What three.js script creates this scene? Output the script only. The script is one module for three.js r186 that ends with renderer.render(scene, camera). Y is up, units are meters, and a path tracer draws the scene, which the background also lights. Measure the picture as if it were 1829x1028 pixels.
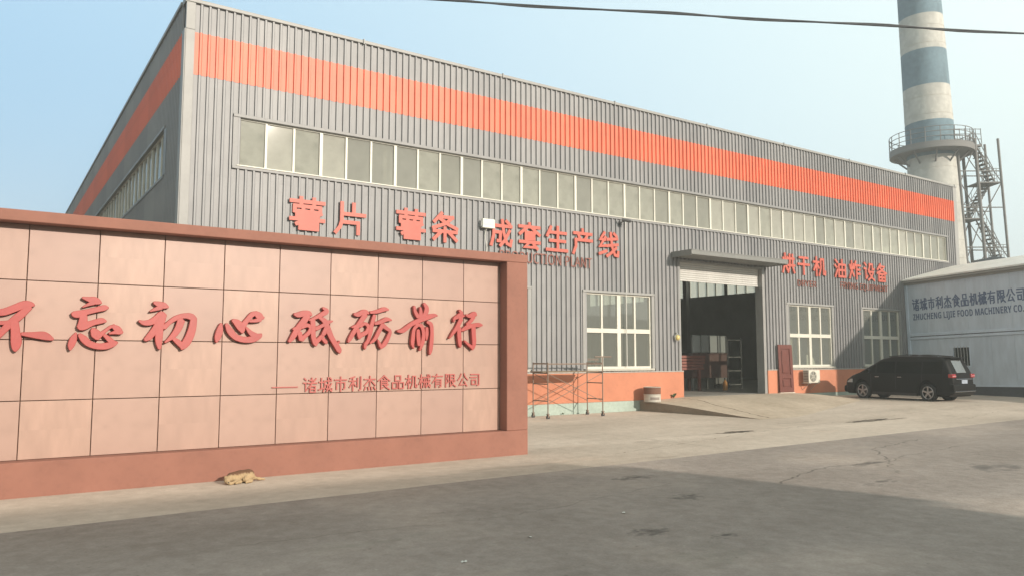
import * as THREE from 'three';
import { mergeGeometries } from 'three/addons/utils/BufferGeometryUtils.js';
import { RoundedBoxGeometry } from 'three/addons/geometries/RoundedBoxGeometry.js';
import { TextGeometry } from 'three/addons/geometries/TextGeometry.js';
import { FontLoader } from 'three/addons/loaders/FontLoader.js';
import { MarchingCubes } from 'three/addons/objects/MarchingCubes.js';

// ---------- camera, sky, sun, exposure ----------
const scene = new THREE.Scene();
const R = THREE.MathUtils.degToRad;
const camera = new THREE.PerspectiveCamera(40.93, 1024 / 575, 0.1, 900);
camera.position.set(0, 1.75, 0);
{
  const heading = R(34.2), pitch = Math.atan(123 / 1377);
  camera.lookAt(Math.sin(heading) * Math.cos(pitch), 1.75 + Math.sin(pitch), -Math.cos(heading) * Math.cos(pitch));
}
const SUN = new THREE.Vector3(0.25, 0.335, 1).normalize();
const renderer = new THREE.WebGLRenderer({ antialias: true });
renderer.toneMapping = THREE.LinearToneMapping;
renderer.toneMappingExposure = 1.3;
scene.fog = new THREE.FogExp2(new THREE.Color().setRGB(0.9, 0.92, 0.9), 0.0026);
renderer.shadowMap.enabled = true;
{ // hazy late-afternoon sky: blue away from the sun, pale and milky toward it
  const W = 512, H = 256, data = new Float32Array(W * H * 4), s = THREE.MathUtils.smoothstep;
  for (let row = 0; row < H; row++) for (let col = 0; col < W; col++) {
    const el = ((row + 0.5) / H - 0.5) * Math.PI, az = ((col + 0.5) / W - 0.5) * 2 * Math.PI;
    const d = new THREE.Vector3(Math.cos(az) * Math.cos(el), Math.sin(el), Math.sin(az) * Math.cos(el));
    const t = THREE.MathUtils.radToDeg(Math.acos(THREE.MathUtils.clamp(d.dot(SUN), -1, 1))), e = THREE.MathUtils.radToDeg(el);
    const h = Math.pow(THREE.MathUtils.clamp((160 - t) / 80, 0, 1), 1.25), glow = 0.9 * Math.exp(-t / 18);
    const low = 0.32 * (1 - s(e, 0, 20)), high = 1 - 0.66 * s(e, 26, 72);
    const a = [0.18, 0.44, 0.715], b = [0.87, 0.97, 0.9], p = [0.58, 0.75, 0.82];
    for (let c = 0; c < 3; c++) {
      let v = a[c] + (b[c] - a[c]) * h;
      v = (v + (p[c] - v) * low) * high + glow * [1, 0.92, 0.78][c];
      data[(row * W + col) * 4 + c] = e < 0 ? v + ([0.3, 0.27, 0.23][c] - v) * s(-e, 0, 4) : v;
    }
    data[(row * W + col) * 4 + 3] = 1;
  }
  const sky = new THREE.DataTexture(data, W, H, THREE.RGBAFormat, THREE.FloatType);
  sky.mapping = THREE.EquirectangularReflectionMapping; sky.magFilter = THREE.LinearFilter; sky.needsUpdate = true;
  scene.background = sky; scene.environment = sky;
}
const sun = new THREE.DirectionalLight(new THREE.Color().setRGB(1, 0.89, 0.76), 5);
sun.target.position.set(16, 0, -14); sun.position.copy(sun.target.position).addScaledVector(SUN, 70);
sun.castShadow = true; sun.shadow.mapSize.set(4096, 4096); sun.shadow.radius = 1.6; sun.shadow.bias = -0.0004;
Object.assign(sun.shadow.camera, { left: -48, right: 48, top: 40, bottom: -40, near: 1, far: 160 });
scene.add(sun, sun.target);

// ---------- helpers ----------
let seed = 7;
const rnd = () => { seed = (seed + 0x6d2b79f5) | 0; let t = Math.imul(seed ^ (seed >>> 15), 1 | seed); t = (t + Math.imul(t ^ (t >>> 7), 61 | t)) ^ t; return ((t ^ (t >>> 14)) >>> 0) / 4294967296; };
const rr = (a, b) => a + (b - a) * rnd();
const taken = new Map();
const numbered = (n) => { const k = taken.get(n) ?? 0; taken.set(n, k + 1); return k ? n + '_' + String(k).padStart(3, '0') : n; };
const clean = (g) => {
  let o = g.index ? g.toNonIndexed() : g;
  for (const k of Object.keys(o.attributes)) if (!['position', 'normal', 'uv', 'color'].includes(k)) o.deleteAttribute(k);
  o.clearGroups();
  return o;
};
function uvm(g) { // uv in metres from the dominant axis of each face
  g = clean(g);
  const p = g.attributes.position, n = g.attributes.normal, uv = new Float32Array(p.count * 2);
  for (let i = 0; i < p.count; i += 3) {
    const nx = Math.abs(n.getX(i) + n.getX(i + 1) + n.getX(i + 2)), ny = Math.abs(n.getY(i) + n.getY(i + 1) + n.getY(i + 2)), nz = Math.abs(n.getZ(i) + n.getZ(i + 1) + n.getZ(i + 2));
    for (let k = i; k < i + 3; k++) {
      const x = p.getX(k), y = p.getY(k), z = p.getZ(k);
      if (nz >= nx && nz >= ny) { uv[k * 2] = x; uv[k * 2 + 1] = y; } else if (nx >= ny) { uv[k * 2] = z; uv[k * 2 + 1] = y; } else { uv[k * 2] = x; uv[k * 2 + 1] = z; }
    }
  }
  g.setAttribute('uv', new THREE.BufferAttribute(uv, 2));
  return g;
}
const join = (l) => (Array.isArray(l) ? (l.length === 1 ? l[0] : mergeGeometries(l.map(clean))) : l);
function mesh(name, geo, mat, parent) {
  const m = new THREE.Mesh(join(geo), mat); m.name = name; m.castShadow = m.receiveShadow = true;
  if (parent) parent.add(m);
  return m;
}
const tag = (o, label, category, group) => { o.userData.label = label; o.userData.category = category; if (group) o.userData.group = group; return o; };
function thing(name, label, category, pos = [0, 0, 0], turn = 0, group) {
  const o = new THREE.Group(); o.name = numbered(name); o.position.set(...pos); o.rotation.y = turn; scene.add(o);
  return tag(o, label, category, group);
}
function struct(name, geo, mat) { const m = mesh(numbered(name), geo, mat, scene); m.userData.kind = 'structure'; return m; }
const bx = (x0, x1, y0, y1, z0, z1) => { const g = new THREE.BoxGeometry(x1 - x0, y1 - y0, z1 - z0); g.translate((x0 + x1) / 2, (y0 + y1) / 2, (z0 + z1) / 2); return uvm(g); };
const rbx = (x0, x1, y0, y1, z0, z1, r = 0.012) => { const g = new RoundedBoxGeometry(x1 - x0, y1 - y0, z1 - z0, 2, r); g.translate((x0 + x1) / 2, (y0 + y1) / 2, (z0 + z1) / 2); return uvm(g); };
const V = (x, y, z) => new THREE.Vector3(x, y, z);
function bar(a, b, r, seg = 6) { // round bar between two points
  a = V(...a); b = V(...b); const d = b.clone().sub(a), g = new THREE.CylinderGeometry(r, r, d.length(), seg);
  g.applyQuaternion(new THREE.Quaternion().setFromUnitVectors(V(0, 1, 0), d.clone().normalize())); g.translate((a.x + b.x) / 2, (a.y + b.y) / 2, (a.z + b.z) / 2);
  return clean(g);
}
const cyl = (r0, r1, h, x, y, z, seg = 24, open = false) => { const g = new THREE.CylinderGeometry(r1, r0, h, seg, 1, open); g.translate(x, y + h / 2, z); return clean(g); };
function tube(pts, r, seg = 24, rad = 6) { return clean(new THREE.TubeGeometry(new THREE.CatmullRomCurve3(pts.map((p) => V(...p))), seg, r, rad)); }
// noise
const hash = (x, y, s) => { let h = Math.imul(x | 0, 374761393) + Math.imul(y | 0, 668265263) + Math.imul(s, 974634311); h = Math.imul(h ^ (h >>> 13), 1274126177); return ((h ^ (h >>> 16)) >>> 0) / 4294967296; };
function vn(x, y, per, s) { // value noise, wraps at per
  const ix = Math.floor(x), iy = Math.floor(y); let fx = x - ix, fy = y - iy; fx = fx * fx * (3 - 2 * fx); fy = fy * fy * (3 - 2 * fy);
  const w = (v) => ((v % per) + per) % per, a = hash(w(ix), w(iy), s), b = hash(w(ix + 1), w(iy), s), c = hash(w(ix), w(iy + 1), s), d = hash(w(ix + 1), w(iy + 1), s);
  return a + (b - a) * fx + (c - a) * fy + (a - b - c + d) * fx * fy;
}
function fbm(u, v, per, s, oct = 5, sx = 1, sy = 1) { let t = 0, a = 0.5, m = 0; for (let i = 0; i < oct; i++) { t += a * vn(u * per * sx, v * per * sy, per * Math.max(sx, sy), s + i); m += a; a *= 0.5; per *= 2; } return t / m; }
function grain(size, metres, f, srgb = true) { // f(u, v) -> [r, g, b] 0..1 (or a number)
  const d = new Uint8Array(size * size * 4);
  for (let y = 0; y < size; y++) for (let x = 0; x < size; x++) {
    const c = f(x / size, y / size), i = (y * size + x) * 4, a = Array.isArray(c) ? c : [c, c, c];
    for (let k = 0; k < 3; k++) d[i + k] = Math.max(0, Math.min(255, a[k] * 255)); d[i + 3] = 255;
  }
  const t = new THREE.DataTexture(d, size, size); t.wrapS = t.wrapT = THREE.RepeatWrapping; t.magFilter = THREE.LinearFilter; t.minFilter = THREE.LinearMipmapLinearFilter; t.generateMipmaps = true;
  if (srgb) t.colorSpace = THREE.SRGBColorSpace;
  t.repeat.set(1 / metres, 1 / metres); t.needsUpdate = true; return t;
}
const rep = (t, m) => { const c = t.clone(); c.repeat.set(1 / m, 1 / m); c.needsUpdate = true; return c; };
const mat = (rgb, rough = 0.7, o = {}) => { const m = new (o.phys ? THREE.MeshPhysicalMaterial : THREE.MeshStandardMaterial)({ roughness: rough, side: THREE.DoubleSide }); m.color.setRGB(...rgb); const { phys, ...q } = o; Object.assign(m, q); return m; };
// textures of surfaces
const T = {
  paint: grain(512, 2.5, (u, v) => 0.9 + 0.1 * fbm(u, v, 4, 3) - 0.05 * Math.pow(fbm(u, v, 32, 9, 2), 3)),
  streak: grain(512, 3, (u, v) => { const s = fbm(u, v, 8, 21, 4, 4, 1), b = fbm(u, v, 4, 5); return [0.86 + 0.1 * s + 0.06 * b, 0.86 + 0.1 * s + 0.055 * b, 0.855 + 0.1 * s + 0.05 * b]; }),
  bump: grain(512, 0.5, (u, v) => fbm(u, v, 16, 41, 4), false),
  soft: grain(256, 1, (u, v) => fbm(u, v, 6, 51, 4), false),
  concrete: grain(512, 3, (u, v) => { const a = fbm(u, v, 4, 61), b = fbm(u, v, 40, 71, 3); return 0.78 + 0.16 * a + 0.1 * b; }),
  weather: grain(512, 5, (u, v) => { const a = fbm(u, v, 3, 62), b = fbm(u, v, 24, 72, 3), c = fbm(u, v, 3, 77, 4, 5, 1); return 0.66 + 0.2 * a + 0.12 * b + 0.1 * c; }),
  wood: grain(256, 0.6, (u, v) => { const a = fbm(u, v, 4, 81, 4, 8, 1); return [0.75 + 0.25 * a, 0.72 + 0.26 * a, 0.7 + 0.28 * a]; }),
  dust: grain(256, 1.1, (u, v) => { const a = fbm(u, v, 4, 91, 5); return 0.82 + 0.18 * a; }),
};
const gy = (x, z) => 0.2 * THREE.MathUtils.smoothstep(x, 19, 28) * THREE.MathUtils.smoothstep(-z, 10.2, 14);
const BRUSH = [
  [[[4, 2295, 51], [73, 2307, 69], [165, 2324, 81], [273, 2375, 85], [382, 2426, 86], [446, 2424, 60], [475, 2415, 23]], [[432, 2390, 60], [325, 2277, 89], [227, 2171, 81], [146, 2067, 69], [81, 1973, 51], [52, 1936, 22]], [[79, 2177, 36], [172, 2184, 44], [242, 2190, 52]], [[273, 2210, 81], [292, 2060, 96], [306, 1938, 111], [301, 1864, 74], [299, 1831, 30]], [[360, 2047, 33], [489, 2035, 68], [603, 2027, 95], [679, 1995, 53], [708, 1981, 19]]],
  [[[1025, 2539, 20], [1095, 2522, 56], [1166, 2506, 92], [1219, 2488, 60], [1246, 2479, 20]], [[1031, 2414, 9], [1090, 2448, 32], [1158, 2480, 56]], [[919, 2324, 55], [966, 2316, 86], [1060, 2344, 67], [1180, 2382, 62], [1293, 2414, 65], [1330, 2415, 28]], [[1044, 2309, 79], [1040, 2210, 95], [1013, 2141, 79]], [[1000, 2141, 63], [1051, 2157, 87], [1161, 2209, 64], [1265, 2239, 64], [1311, 2232, 28]], [[965, 2067, 16], [942, 1994, 74], [918, 1906, 70], [909, 1848, 19]], [[1008, 2048, 39], [1058, 1995, 79], [1121, 1933, 75], [1236, 1894, 72], [1350, 1905, 81], [1437, 1941, 57], [1466, 1946, 12]], [[1401, 1950, 65], [1355, 1999, 57], [1299, 2048, 32]], [[1160, 2120, 56], [1202, 2056, 112], [1227, 1998, 56]], [[1230, 2027, 64], [1298, 2093, 40], [1375, 2159, 32], [1419, 2170, 49]], [[1401, 2170, 41], [1456, 2131, 77], [1499, 2091, 57], [1521, 2092, 20]], [[1361, 2069, 16], [1431, 2085, 41], [1485, 2086, 49]]],
  [[[1904, 2510, 30], [1969, 2487, 72], [2037, 2469, 77], [2090, 2450, 17]], [[1859, 2385, 10], [1924, 2418, 42], [1999, 2446, 60]], [[1725, 2248, 21], [1790, 2224, 59], [1874, 2237, 76], [1948, 2290, 85], [2003, 2353, 68], [2061, 2335, 26]], [[2032, 2339, 77], [1988, 2224, 106], [1921, 2120, 85], [1854, 2026, 76], [1809, 1990, 42]], [[1993, 2234, 94], [1984, 2090, 93], [1984, 1967, 81], [1997, 1869, 34]], [[2043, 2163, 60], [2112, 2237, 52], [2197, 2300, 61], [2313, 2337, 66], [2403, 2324, 84], [2459, 2283, 53]], [[2434, 2288, 84], [2419, 2161, 97], [2383, 2034, 105], [2328, 1929, 96], [2286, 1866, 30]], [[2299, 1903, 65], [2239, 1959, 65], [2174, 2010, 39]], [[2267, 2273, 96], [2232, 2157, 87], [2167, 2052, 69], [2065, 1957, 17]]],
  [[[2814, 2234, 32], [2799, 2137, 86], [2772, 2029, 77], [2759, 1970, 23]], [[2890, 2230, 41], [2945, 2134, 87], [3032, 2044, 78], [3166, 2007, 79], [3295, 2025, 89], [3380, 2071, 66], [3404, 2095, 19]], [[3337, 2053, 85], [3249, 2107, 65], [3177, 2188, 23]], [[2977, 2292, 37], [3047, 2250, 97], [3108, 2175, 102], [3125, 2116, 42]], [[3123, 2208, 83], [3189, 2303, 65], [3262, 2387, 66], [3327, 2406, 57]], [[3305, 2411, 57], [3361, 2368, 95], [3411, 2342, 52], [3433, 2348, 19]], [[3222, 2282, 23], [3308, 2295, 47], [3384, 2314, 57]]],
  [[[3901, 2410, 32], [3958, 2402, 72], [4050, 2425, 84], [4134, 2428, 65], [4171, 2398, 20]], [[4113, 2396, 89], [4033, 2282, 96], [3948, 2169, 87], [3879, 2052, 71], [3830, 1991, 39]], [[3881, 2178, 20], [3942, 2199, 48]], [[4024, 2206, 40], [4107, 2243, 52], [4160, 2214, 48], [4135, 2132, 56], [4074, 2075, 56], [4024, 2014, 52]], [[3985, 2129, 64], [4014, 2019, 64]], [[4354, 2522, 29], [4414, 2473, 66], [4335, 2418, 65], [4245, 2369, 45], [4136, 2323, 20]], [[4188, 2327, 73], [4202, 2194, 69], [4205, 2072, 69], [4244, 1960, 65], [4250, 1930, 24]], [[4249, 1981, 69], [4332, 2064, 57], [4405, 2147, 45]], [[4244, 2190, 53], [4349, 2244, 49], [4444, 2298, 53], [4514, 2317, 12]], [[4293, 2371, 33], [4380, 2317, 74], [4441, 2189, 86], [4504, 2056, 74], [4571, 1953, 74], [4633, 1860, 75], [4645, 1819, 25]], [[4598, 1948, 37], [4633, 2004, 17]], [[4354, 2043, 41], [4408, 1988, 53], [4420, 1967, 25]], [[4414, 2209, 66], [4358, 2105, 49]]],
  [[[4881, 2441, 34], [4948, 2437, 68], [5033, 2483, 64], [5095, 2479, 52], [5130, 2454, 17]], [[5073, 2441, 82], [4979, 2306, 73], [4886, 2166, 68], [4811, 2039, 55], [4784, 1992, 21]], [[4840, 2227, 17], [4907, 2251, 42]], [[4986, 2242, 38], [5065, 2292, 43], [5128, 2246, 56], [5096, 2154, 60], [5017, 2111, 60], [4967, 2057, 38]], [[4948, 2189, 51], [4972, 2083, 60]], [[5158, 2476, 35], [5280, 2496, 54], [5407, 2538, 62], [5478, 2530, 22]], [[5228, 2430, 52], [5190, 2300, 61], [5161, 2150, 60], [5126, 2022, 52], [5077, 1942, 51], [5074, 1884, 17]], [[5242, 2296, 39], [5341, 2326, 57], [5445, 2372, 62], [5534, 2361, 18]], [[5377, 2273, 70], [5454, 2220, 53], [5510, 2178, 49], [5476, 2069, 62], [5411, 1961, 70], [5348, 1901, 35]], [[5347, 1928, 52], [5299, 2024, 22]], [[5376, 2283, 61], [5308, 2164, 61], [5241, 2045, 52], [5162, 1975, 22]]],
  [[[5955, 2604, 35], [5980, 2510, 56], [6033, 2428, 61]], [[6143, 2659, 40], [6192, 2581, 75], [6169, 2485, 79], [6111, 2398, 70]], [[6073, 2588, 35], [6080, 2503, 61], [6075, 2408, 70]], [[5649, 2183, 25], [5740, 2190, 68], [5889, 2292, 65], [6052, 2370, 74], [6218, 2431, 79], [6350, 2464, 53], [6401, 2460, 11]], [[6029, 2296, 52], [5960, 2226, 52], [5938, 2089, 65], [5930, 1974, 56], [5952, 1901, 17]], [[5994, 2300, 39], [6094, 2276, 57], [6135, 2155, 57], [6121, 2007, 65], [6070, 1870, 26]], [[6030, 2206, 52], [6038, 2080, 69], [6051, 1954, 52]], [[6196, 2247, 48], [6199, 2135, 53], [6192, 2040, 18]], [[6201, 2347, 35], [6273, 2312, 62], [6295, 2179, 60], [6288, 2009, 69], [6272, 1861, 57], [6260, 1799, 22]]],
  [[[6843, 2569, 32], [6882, 2513, 69], [6806, 2456, 64], [6738, 2416, 45], [6729, 2363, 14]], [[6939, 2476, 28], [6832, 2440, 55]], [[6876, 2419, 78], [6801, 2281, 64], [6721, 2176, 54], [6641, 2078, 14]], [[6833, 2265, 78], [6840, 2102, 73], [6858, 1961, 55], [6863, 1927, 23]], [[6971, 2488, 23], [7047, 2474, 60], [7150, 2510, 84], [7189, 2489, 23]], [[7138, 2471, 65], [7067, 2381, 56], [6991, 2324, 42]], [[6890, 2218, 37], [6997, 2274, 74], [7138, 2314, 56], [7242, 2321, 70], [7314, 2318, 19]], [[7126, 2283, 84], [7133, 2151, 79], [7143, 2019, 74], [7130, 1931, 56], [7102, 1884, 23]], [[7115, 1914, 51], [7038, 1963, 42], [6948, 2030, 23]]],
];
// ---------- ground ----------
const nf = 48;
function groundTex(w, h, x0, x1, z0, z1, base, marks) { // canvas in world metres: speckle, patches, cracks
  const cv = document.createElement('canvas'); cv.width = w; cv.height = h; const c = cv.getContext('2d'), im = c.createImageData(w, h), d = im.data;
  for (let y = 0; y < h; y++) for (let x = 0; x < w; x++) {
    const X = x0 + (x / w) * (x1 - x0), Z = z0 + (y / h) * (z1 - z0), k = base(X, Z), i = (y * w + x) * 4;
    d[i] = k[0]; d[i + 1] = k[1]; d[i + 2] = k[2]; d[i + 3] = 255;
  }
  c.putImageData(im, 0, 0);
  const sx = w / (x1 - x0), sy = h / (z1 - z0), P = (x, z) => [(x - x0) * sx, (z - z0) * sy];
  marks(c, P, sx, sy);
  const t = new THREE.CanvasTexture(cv); t.colorSpace = THREE.SRGBColorSpace; t.wrapS = t.wrapT = THREE.MirroredRepeatWrapping; t.anisotropy = 8;
  return t;
}
function sheet(x0, x1, z0, z1, nx, nz, hgt, tx0, tx1, tz0, tz1) { // sheet facing up; uv: 0..1 over the texture's own rectangle
  const pos = [], uv = [], idx = [];
  for (let j = 0; j <= nz; j++) for (let i = 0; i <= nx; i++) {
    const x = x0 + ((x1 - x0) * i) / nx, z = z0 + ((z1 - z0) * j) / nz, q = typeof hgt === 'function' ? hgt(x, z) : hgt;
    pos.push(x, Array.isArray(q) ? q[0] : q, z); uv.push((x - tx0) / (tx1 - tx0), 1 - (z - tz0) / (tz1 - tz0));
    if (i < nx && j < nz) { const a = j * (nx + 1) + i, b = a + 1, e = a + nx + 1, f = e + 1; idx.push(a, e, b, b, e, f); }
  }
  const g = new THREE.BufferGeometry(); g.setAttribute('position', new THREE.Float32BufferAttribute(pos, 3)); g.setAttribute('uv', new THREE.Float32BufferAttribute(uv, 2)); g.setIndex(idx); g.computeVertexNormals();
  return g;
}
function crack(c, P, pts, wdt, col, jit = 0.06) {
  c.strokeStyle = col; c.lineJoin = 'round';
  for (let i = 0; i < pts.length - 1; i++) {
    const [xa, za] = pts[i], [xb, zb] = pts[i + 1], n = Math.max(3, Math.ceil(Math.hypot(xb - xa, zb - za) / 0.15));
    let px = xa, pz = za;
    for (let k = 1; k <= n; k++) {
      const t = k / n, e = k === n ? 0 : 1, nx = xa + (xb - xa) * t + e * rr(-jit, jit), nz = za + (zb - za) * t + e * rr(-jit, jit);
      c.lineWidth = wdt * rr(0.5, 1.3); c.beginPath(); c.moveTo(...P(px, pz)); c.lineTo(...P(nx, nz)); c.stroke(); px = nx; pz = nz;
    }
  }
}
function blot(c, P, sx, sy, x, z, rx, rz, col, n = 60) { // ragged patch made of overlapping dabs
  for (let i = 0; i < n; i++) {
    const a = rr(0, 6.283), q = Math.sqrt(rnd()), [px, py] = P(x + Math.cos(a) * q * rx, z + Math.sin(a) * q * rz), s = rr(0.12, 0.4) * (1.15 - q);
    c.fillStyle = col; c.beginPath(); c.ellipse(px, py, Math.max(1, rx * s * sx), Math.max(1, rz * s * sy), 0, 0, 6.3); c.fill();
  }
}
const fb2 = (x, z, sc, s, o = 5) => fbm(x * sc / 256 + 10, z * sc / 256 + 10, 256, s, o);
const roadTex = groundTex(2048, 1024, -4, 26, -11, 4, (x, z) => {
  const a = fb2(x, z, 0.5, 101), b = fb2(x, z, 9, 111, 3), e = fb2(x * 0.35, z * 1.2, 1.2, 121, 4), k = 137 + 28 * (a - 0.5) + 16 * (e - 0.5) + 22 * (b - 0.5) + 12 * (hash(x * 900, z * 900, 5) - 0.5), d = Math.max(0, a - 0.5) * 26;
  return [k + 8 + d, k - 2 + d * 0.7, k - 11 + d * 0.4];
}, (c, P, sx, sy) => {
  for (const [x, z, rx, rz, n] of [[7.89, -8.42, 0.45, 0.2, 50], [7.34, -6.9, 0.28, 0.22, 40], [5.59, -5.77, 0.3, 0.16, 60], [6.09, -5.23, 0.2, 0.1, 40], [10.4, -6.2, 0.5, 0.2, 20], [12.1, -7.4, 0.9, 0.25, 30], [3.0, -5.2, 0.6, 0.2, 18]]) blot(c, P, sx, sy, x, z, rx, rz, 'rgba(62,56,50,0.2)', n);
  blot(c, P, sx, sy, 13.37, -6.0, 0.75, 0.42, 'rgba(88,86,82,0.2)', 70);
  for (let i = 0; i < 50; i++) blot(c, P, sx, sy, rr(-3, 26), rr(-10, 0), rr(0.2, 1.2), rr(0.1, 0.5), i % 2 ? 'rgba(105,98,88,0.07)' : 'rgba(190,178,155,0.06)', 24);
  crack(c, P, [[9.2, -6.9], [10.2, -7.3], [11.4, -7.5], [12.6, -7.3], [14.2, -8.5], [16.5, -8.9]], 1.8, 'rgba(60,55,48,0.55)');
  crack(c, P, [[11.5, -6.5], [12.4, -7.2], [13.6, -7.6], [16, -7.8]], 1.3, 'rgba(64,58,50,0.45)');
  crack(c, P, [[2, -7.5], [5, -7.2], [8, -7.8]], 1.1, 'rgba(70,62,54,0.3)');
  crack(c, P, [[14, -5], [15, -7], [15.4, -9.3]], 1.2, 'rgba(64,58,50,0.4)');
  for (let i = 0; i < 900; i++) { const [px, py] = P(rr(-4, 26), rr(-11, 4)); c.fillStyle = i % 3 ? 'rgba(70,64,56,0.4)' : 'rgba(205,198,182,0.4)'; c.fillRect(px, py, rr(0.8, 2.2), rr(0.8, 2)); }
});
const yardTex = groundTex(2048, 1024, -2, 38, -19, -9, (x, z) => {
  const a = fb2(x, z, 0.45, 131), b = fb2(x, z, 8, 141, 3), e = fb2(x * 0.3, z * 1.3, 1.1, 151, 4), k = 182 + 30 * (a - 0.5) + 24 * (e - 0.5) + 22 * (b - 0.5) + 12 * (hash(x * 900, z * 900, 6) - 0.5);
  return [k + 8, k - 4, k - 20];
}, (c, P, sx, sy) => {
  blot(c, P, sx, sy, 14.6, -12.2, 0.75, 0.2, 'rgba(52,44,34,0.45)', 70); blot(c, P, sx, sy, 20.2, -12.25, 1.2, 0.22, 'rgba(52,44,34,0.45)', 80); blot(c, P, sx, sy, 21.4, -12.1, 0.7, 0.08, 'rgba(66,56,44,0.3)', 50);
  for (let i = 0; i < 60; i++) blot(c, P, sx, sy, rr(-2, 38), rr(-18.6, -9.4), rr(0.3, 1.8), rr(0.08, 0.4), i % 2 ? 'rgba(120,104,84,0.08)' : 'rgba(214,196,166,0.08)', 26);
  crack(c, P, [[9.5, -10.7], [12.2, -11.3], [14.9, -11.9], [18, -12.4], [24, -12.7]], 1.6, 'rgba(84,72,56,0.5)', 0.04);
  for (const x of [11.8, 17.6, 23.4, 29.2]) crack(c, P, [[x, -9], [x + 0.1, -14], [x, -18.8]], 0.9, 'rgba(92,80,64,0.4)', 0.012);
  crack(c, P, [[-2, -15.2], [38, -15.1]], 0.9, 'rgba(92,80,64,0.35)', 0.012);
  crack(c, P, [[17.2, -13.1], [18.0, -13.0], [19.4, -13.15]], 2, 'rgba(70,60,46,0.6)', 0.03);
  crack(c, P, [[10.5, -13.6], [13, -13.4], [16.8, -13.5]], 1.1, 'rgba(90,76,58,0.4)', 0.05);
  crack(c, P, [[9, -15.4], [12.5, -15.7], [17, -15.3]], 1.1, 'rgba(90,76,58,0.35)', 0.05);
  crack(c, P, [[16, -12.6], [16.8, -11.5], [17.2, -10.2]], 1.5, 'rgba(84,72,56,0.45)');
  crack(c, P, [[23, -11], [26, -11.6], [30, -11.3]], 1.4, 'rgba(84,72,56,0.4)');
  for (let i = 0; i < 700; i++) { const [px, py] = P(rr(-2, 38), rr(-19, -9)); c.fillStyle = i % 2 ? 'rgba(96,82,64,0.35)' : 'rgba(222,208,182,0.4)'; c.fillRect(px, py, rr(0.8, 2.4), rr(0.8, 2)); }
});
const bump = rep(T.bump, 1);
const groundBump = (m, u, v) => { const t = T.bump.clone(); t.repeat.set(u, v); t.needsUpdate = true; m.bumpMap = t; m.bumpScale = 0.004; return m; };
struct('ground', sheet(-450, 450, -450, 450, 1, 1, -0.06, 0, 3, 0, 3), mat([0.3, 0.26, 0.2], 0.95, { map: T.concrete }));
struct('yard', sheet(-60, 70, -60, -8.5, 260, 103, (x, z) => gy(x, z) - (z < -19.4 ? 0.03 : 0), -2, 38, -19, -9), groundBump(mat([0.95, 0.94, 0.96], 0.93, { map: yardTex }), 60, 15));
{ // road: its far edge runs a little askew along the yard
  const g = sheet(-60, 80, 0, 1, 140, 24, 0, 0, 1, 0, 1), p = g.attributes.position, uv = g.attributes.uv;
  for (let i = 0; i < p.count; i++) {
    const x = p.getX(i), t = p.getZ(i), far = -9.35 - 0.03 * THREE.MathUtils.clamp(x, 0, 24) + 0.05 * (fb2(x, 3, 3, 161, 3) - 0.5), z = far + (8.2 - far) * Math.pow(t, 1.4);
    p.setXYZ(i, x, gy(x, z) + 0.006, z); uv.setXY(i, (x + 4) / 30, 1 - (z + 11) / 15);
  }
  g.computeVertexNormals(); struct('road', g, groundBump(mat([1, 1, 1.02], 0.92, { map: roadTex }), 45, 22));
}
// concrete ramp up to the hall door
const rampH = (x, z) => 0.4 * THREE.MathUtils.smoothstep(-z, 13.6, 18.7) * (1 - THREE.MathUtils.smoothstep(x, 25.4, 30.6)) * (0.8 + 0.2 * THREE.MathUtils.smoothstep(x, 18, 20.2)) - 0.012;
{
  const left = (z) => 17.85 + 0.35 * THREE.MathUtils.smoothstep(z, -18.8, -14.4), g = sheet(0, 1, -18.81, -14.2, 40, 30, 0, 0, 1, 0, 1), p = g.attributes.position, uv = g.attributes.uv;
  for (let i = 0; i < p.count; i++) { const z = p.getZ(i), x = left(z) + (31 - left(z)) * p.getX(i); p.setXYZ(i, x, Math.max(rampH(x, z), gy(x, z) - 0.03), z); uv.setXY(i, (x - 17.8) / 9, 1 - (z + 18.85) / 4.7); }
  g.computeVertexNormals();
  const rampTex = groundTex(1024, 512, 17.8, 26.8, -18.85, -14.15, (x, z) => { const a = fb2(x, z, 0.7, 171), b = fb2(x, z, 9, 181, 3), k = 172 + 36 * (a - 0.5) + 26 * (b - 0.5); return [k + 10, k - 4, k - 24]; },
    (c, P) => crack(c, P, [[19.5, -18.5], [19.6, -17.9], [19.2, -16.8], [19.15, -16], [19.0, -15.3], [18.75, -14.4]], 5, 'rgba(58,46,34,0.85)', 0.04));
  const ramp = new THREE.Group(); ramp.name = 'ramp'; ramp.userData.kind = 'structure'; scene.add(ramp);
  mesh('ramp_slab', g, groundBump(mat([0.97, 0.96, 0.98], 0.93, { map: rampTex }), 18, 9), ramp);
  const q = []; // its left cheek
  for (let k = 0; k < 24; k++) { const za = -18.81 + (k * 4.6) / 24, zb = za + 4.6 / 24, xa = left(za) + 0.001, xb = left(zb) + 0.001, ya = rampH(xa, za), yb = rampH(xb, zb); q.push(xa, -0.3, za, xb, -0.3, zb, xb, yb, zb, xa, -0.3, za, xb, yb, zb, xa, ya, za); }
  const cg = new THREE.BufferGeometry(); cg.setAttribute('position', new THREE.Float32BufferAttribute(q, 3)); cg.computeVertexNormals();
  mesh('ramp_side', uvm(cg), mat([0.3, 0.24, 0.18], 0.95, { map: rep(T.concrete, 1.5) }), ramp);
}
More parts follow.
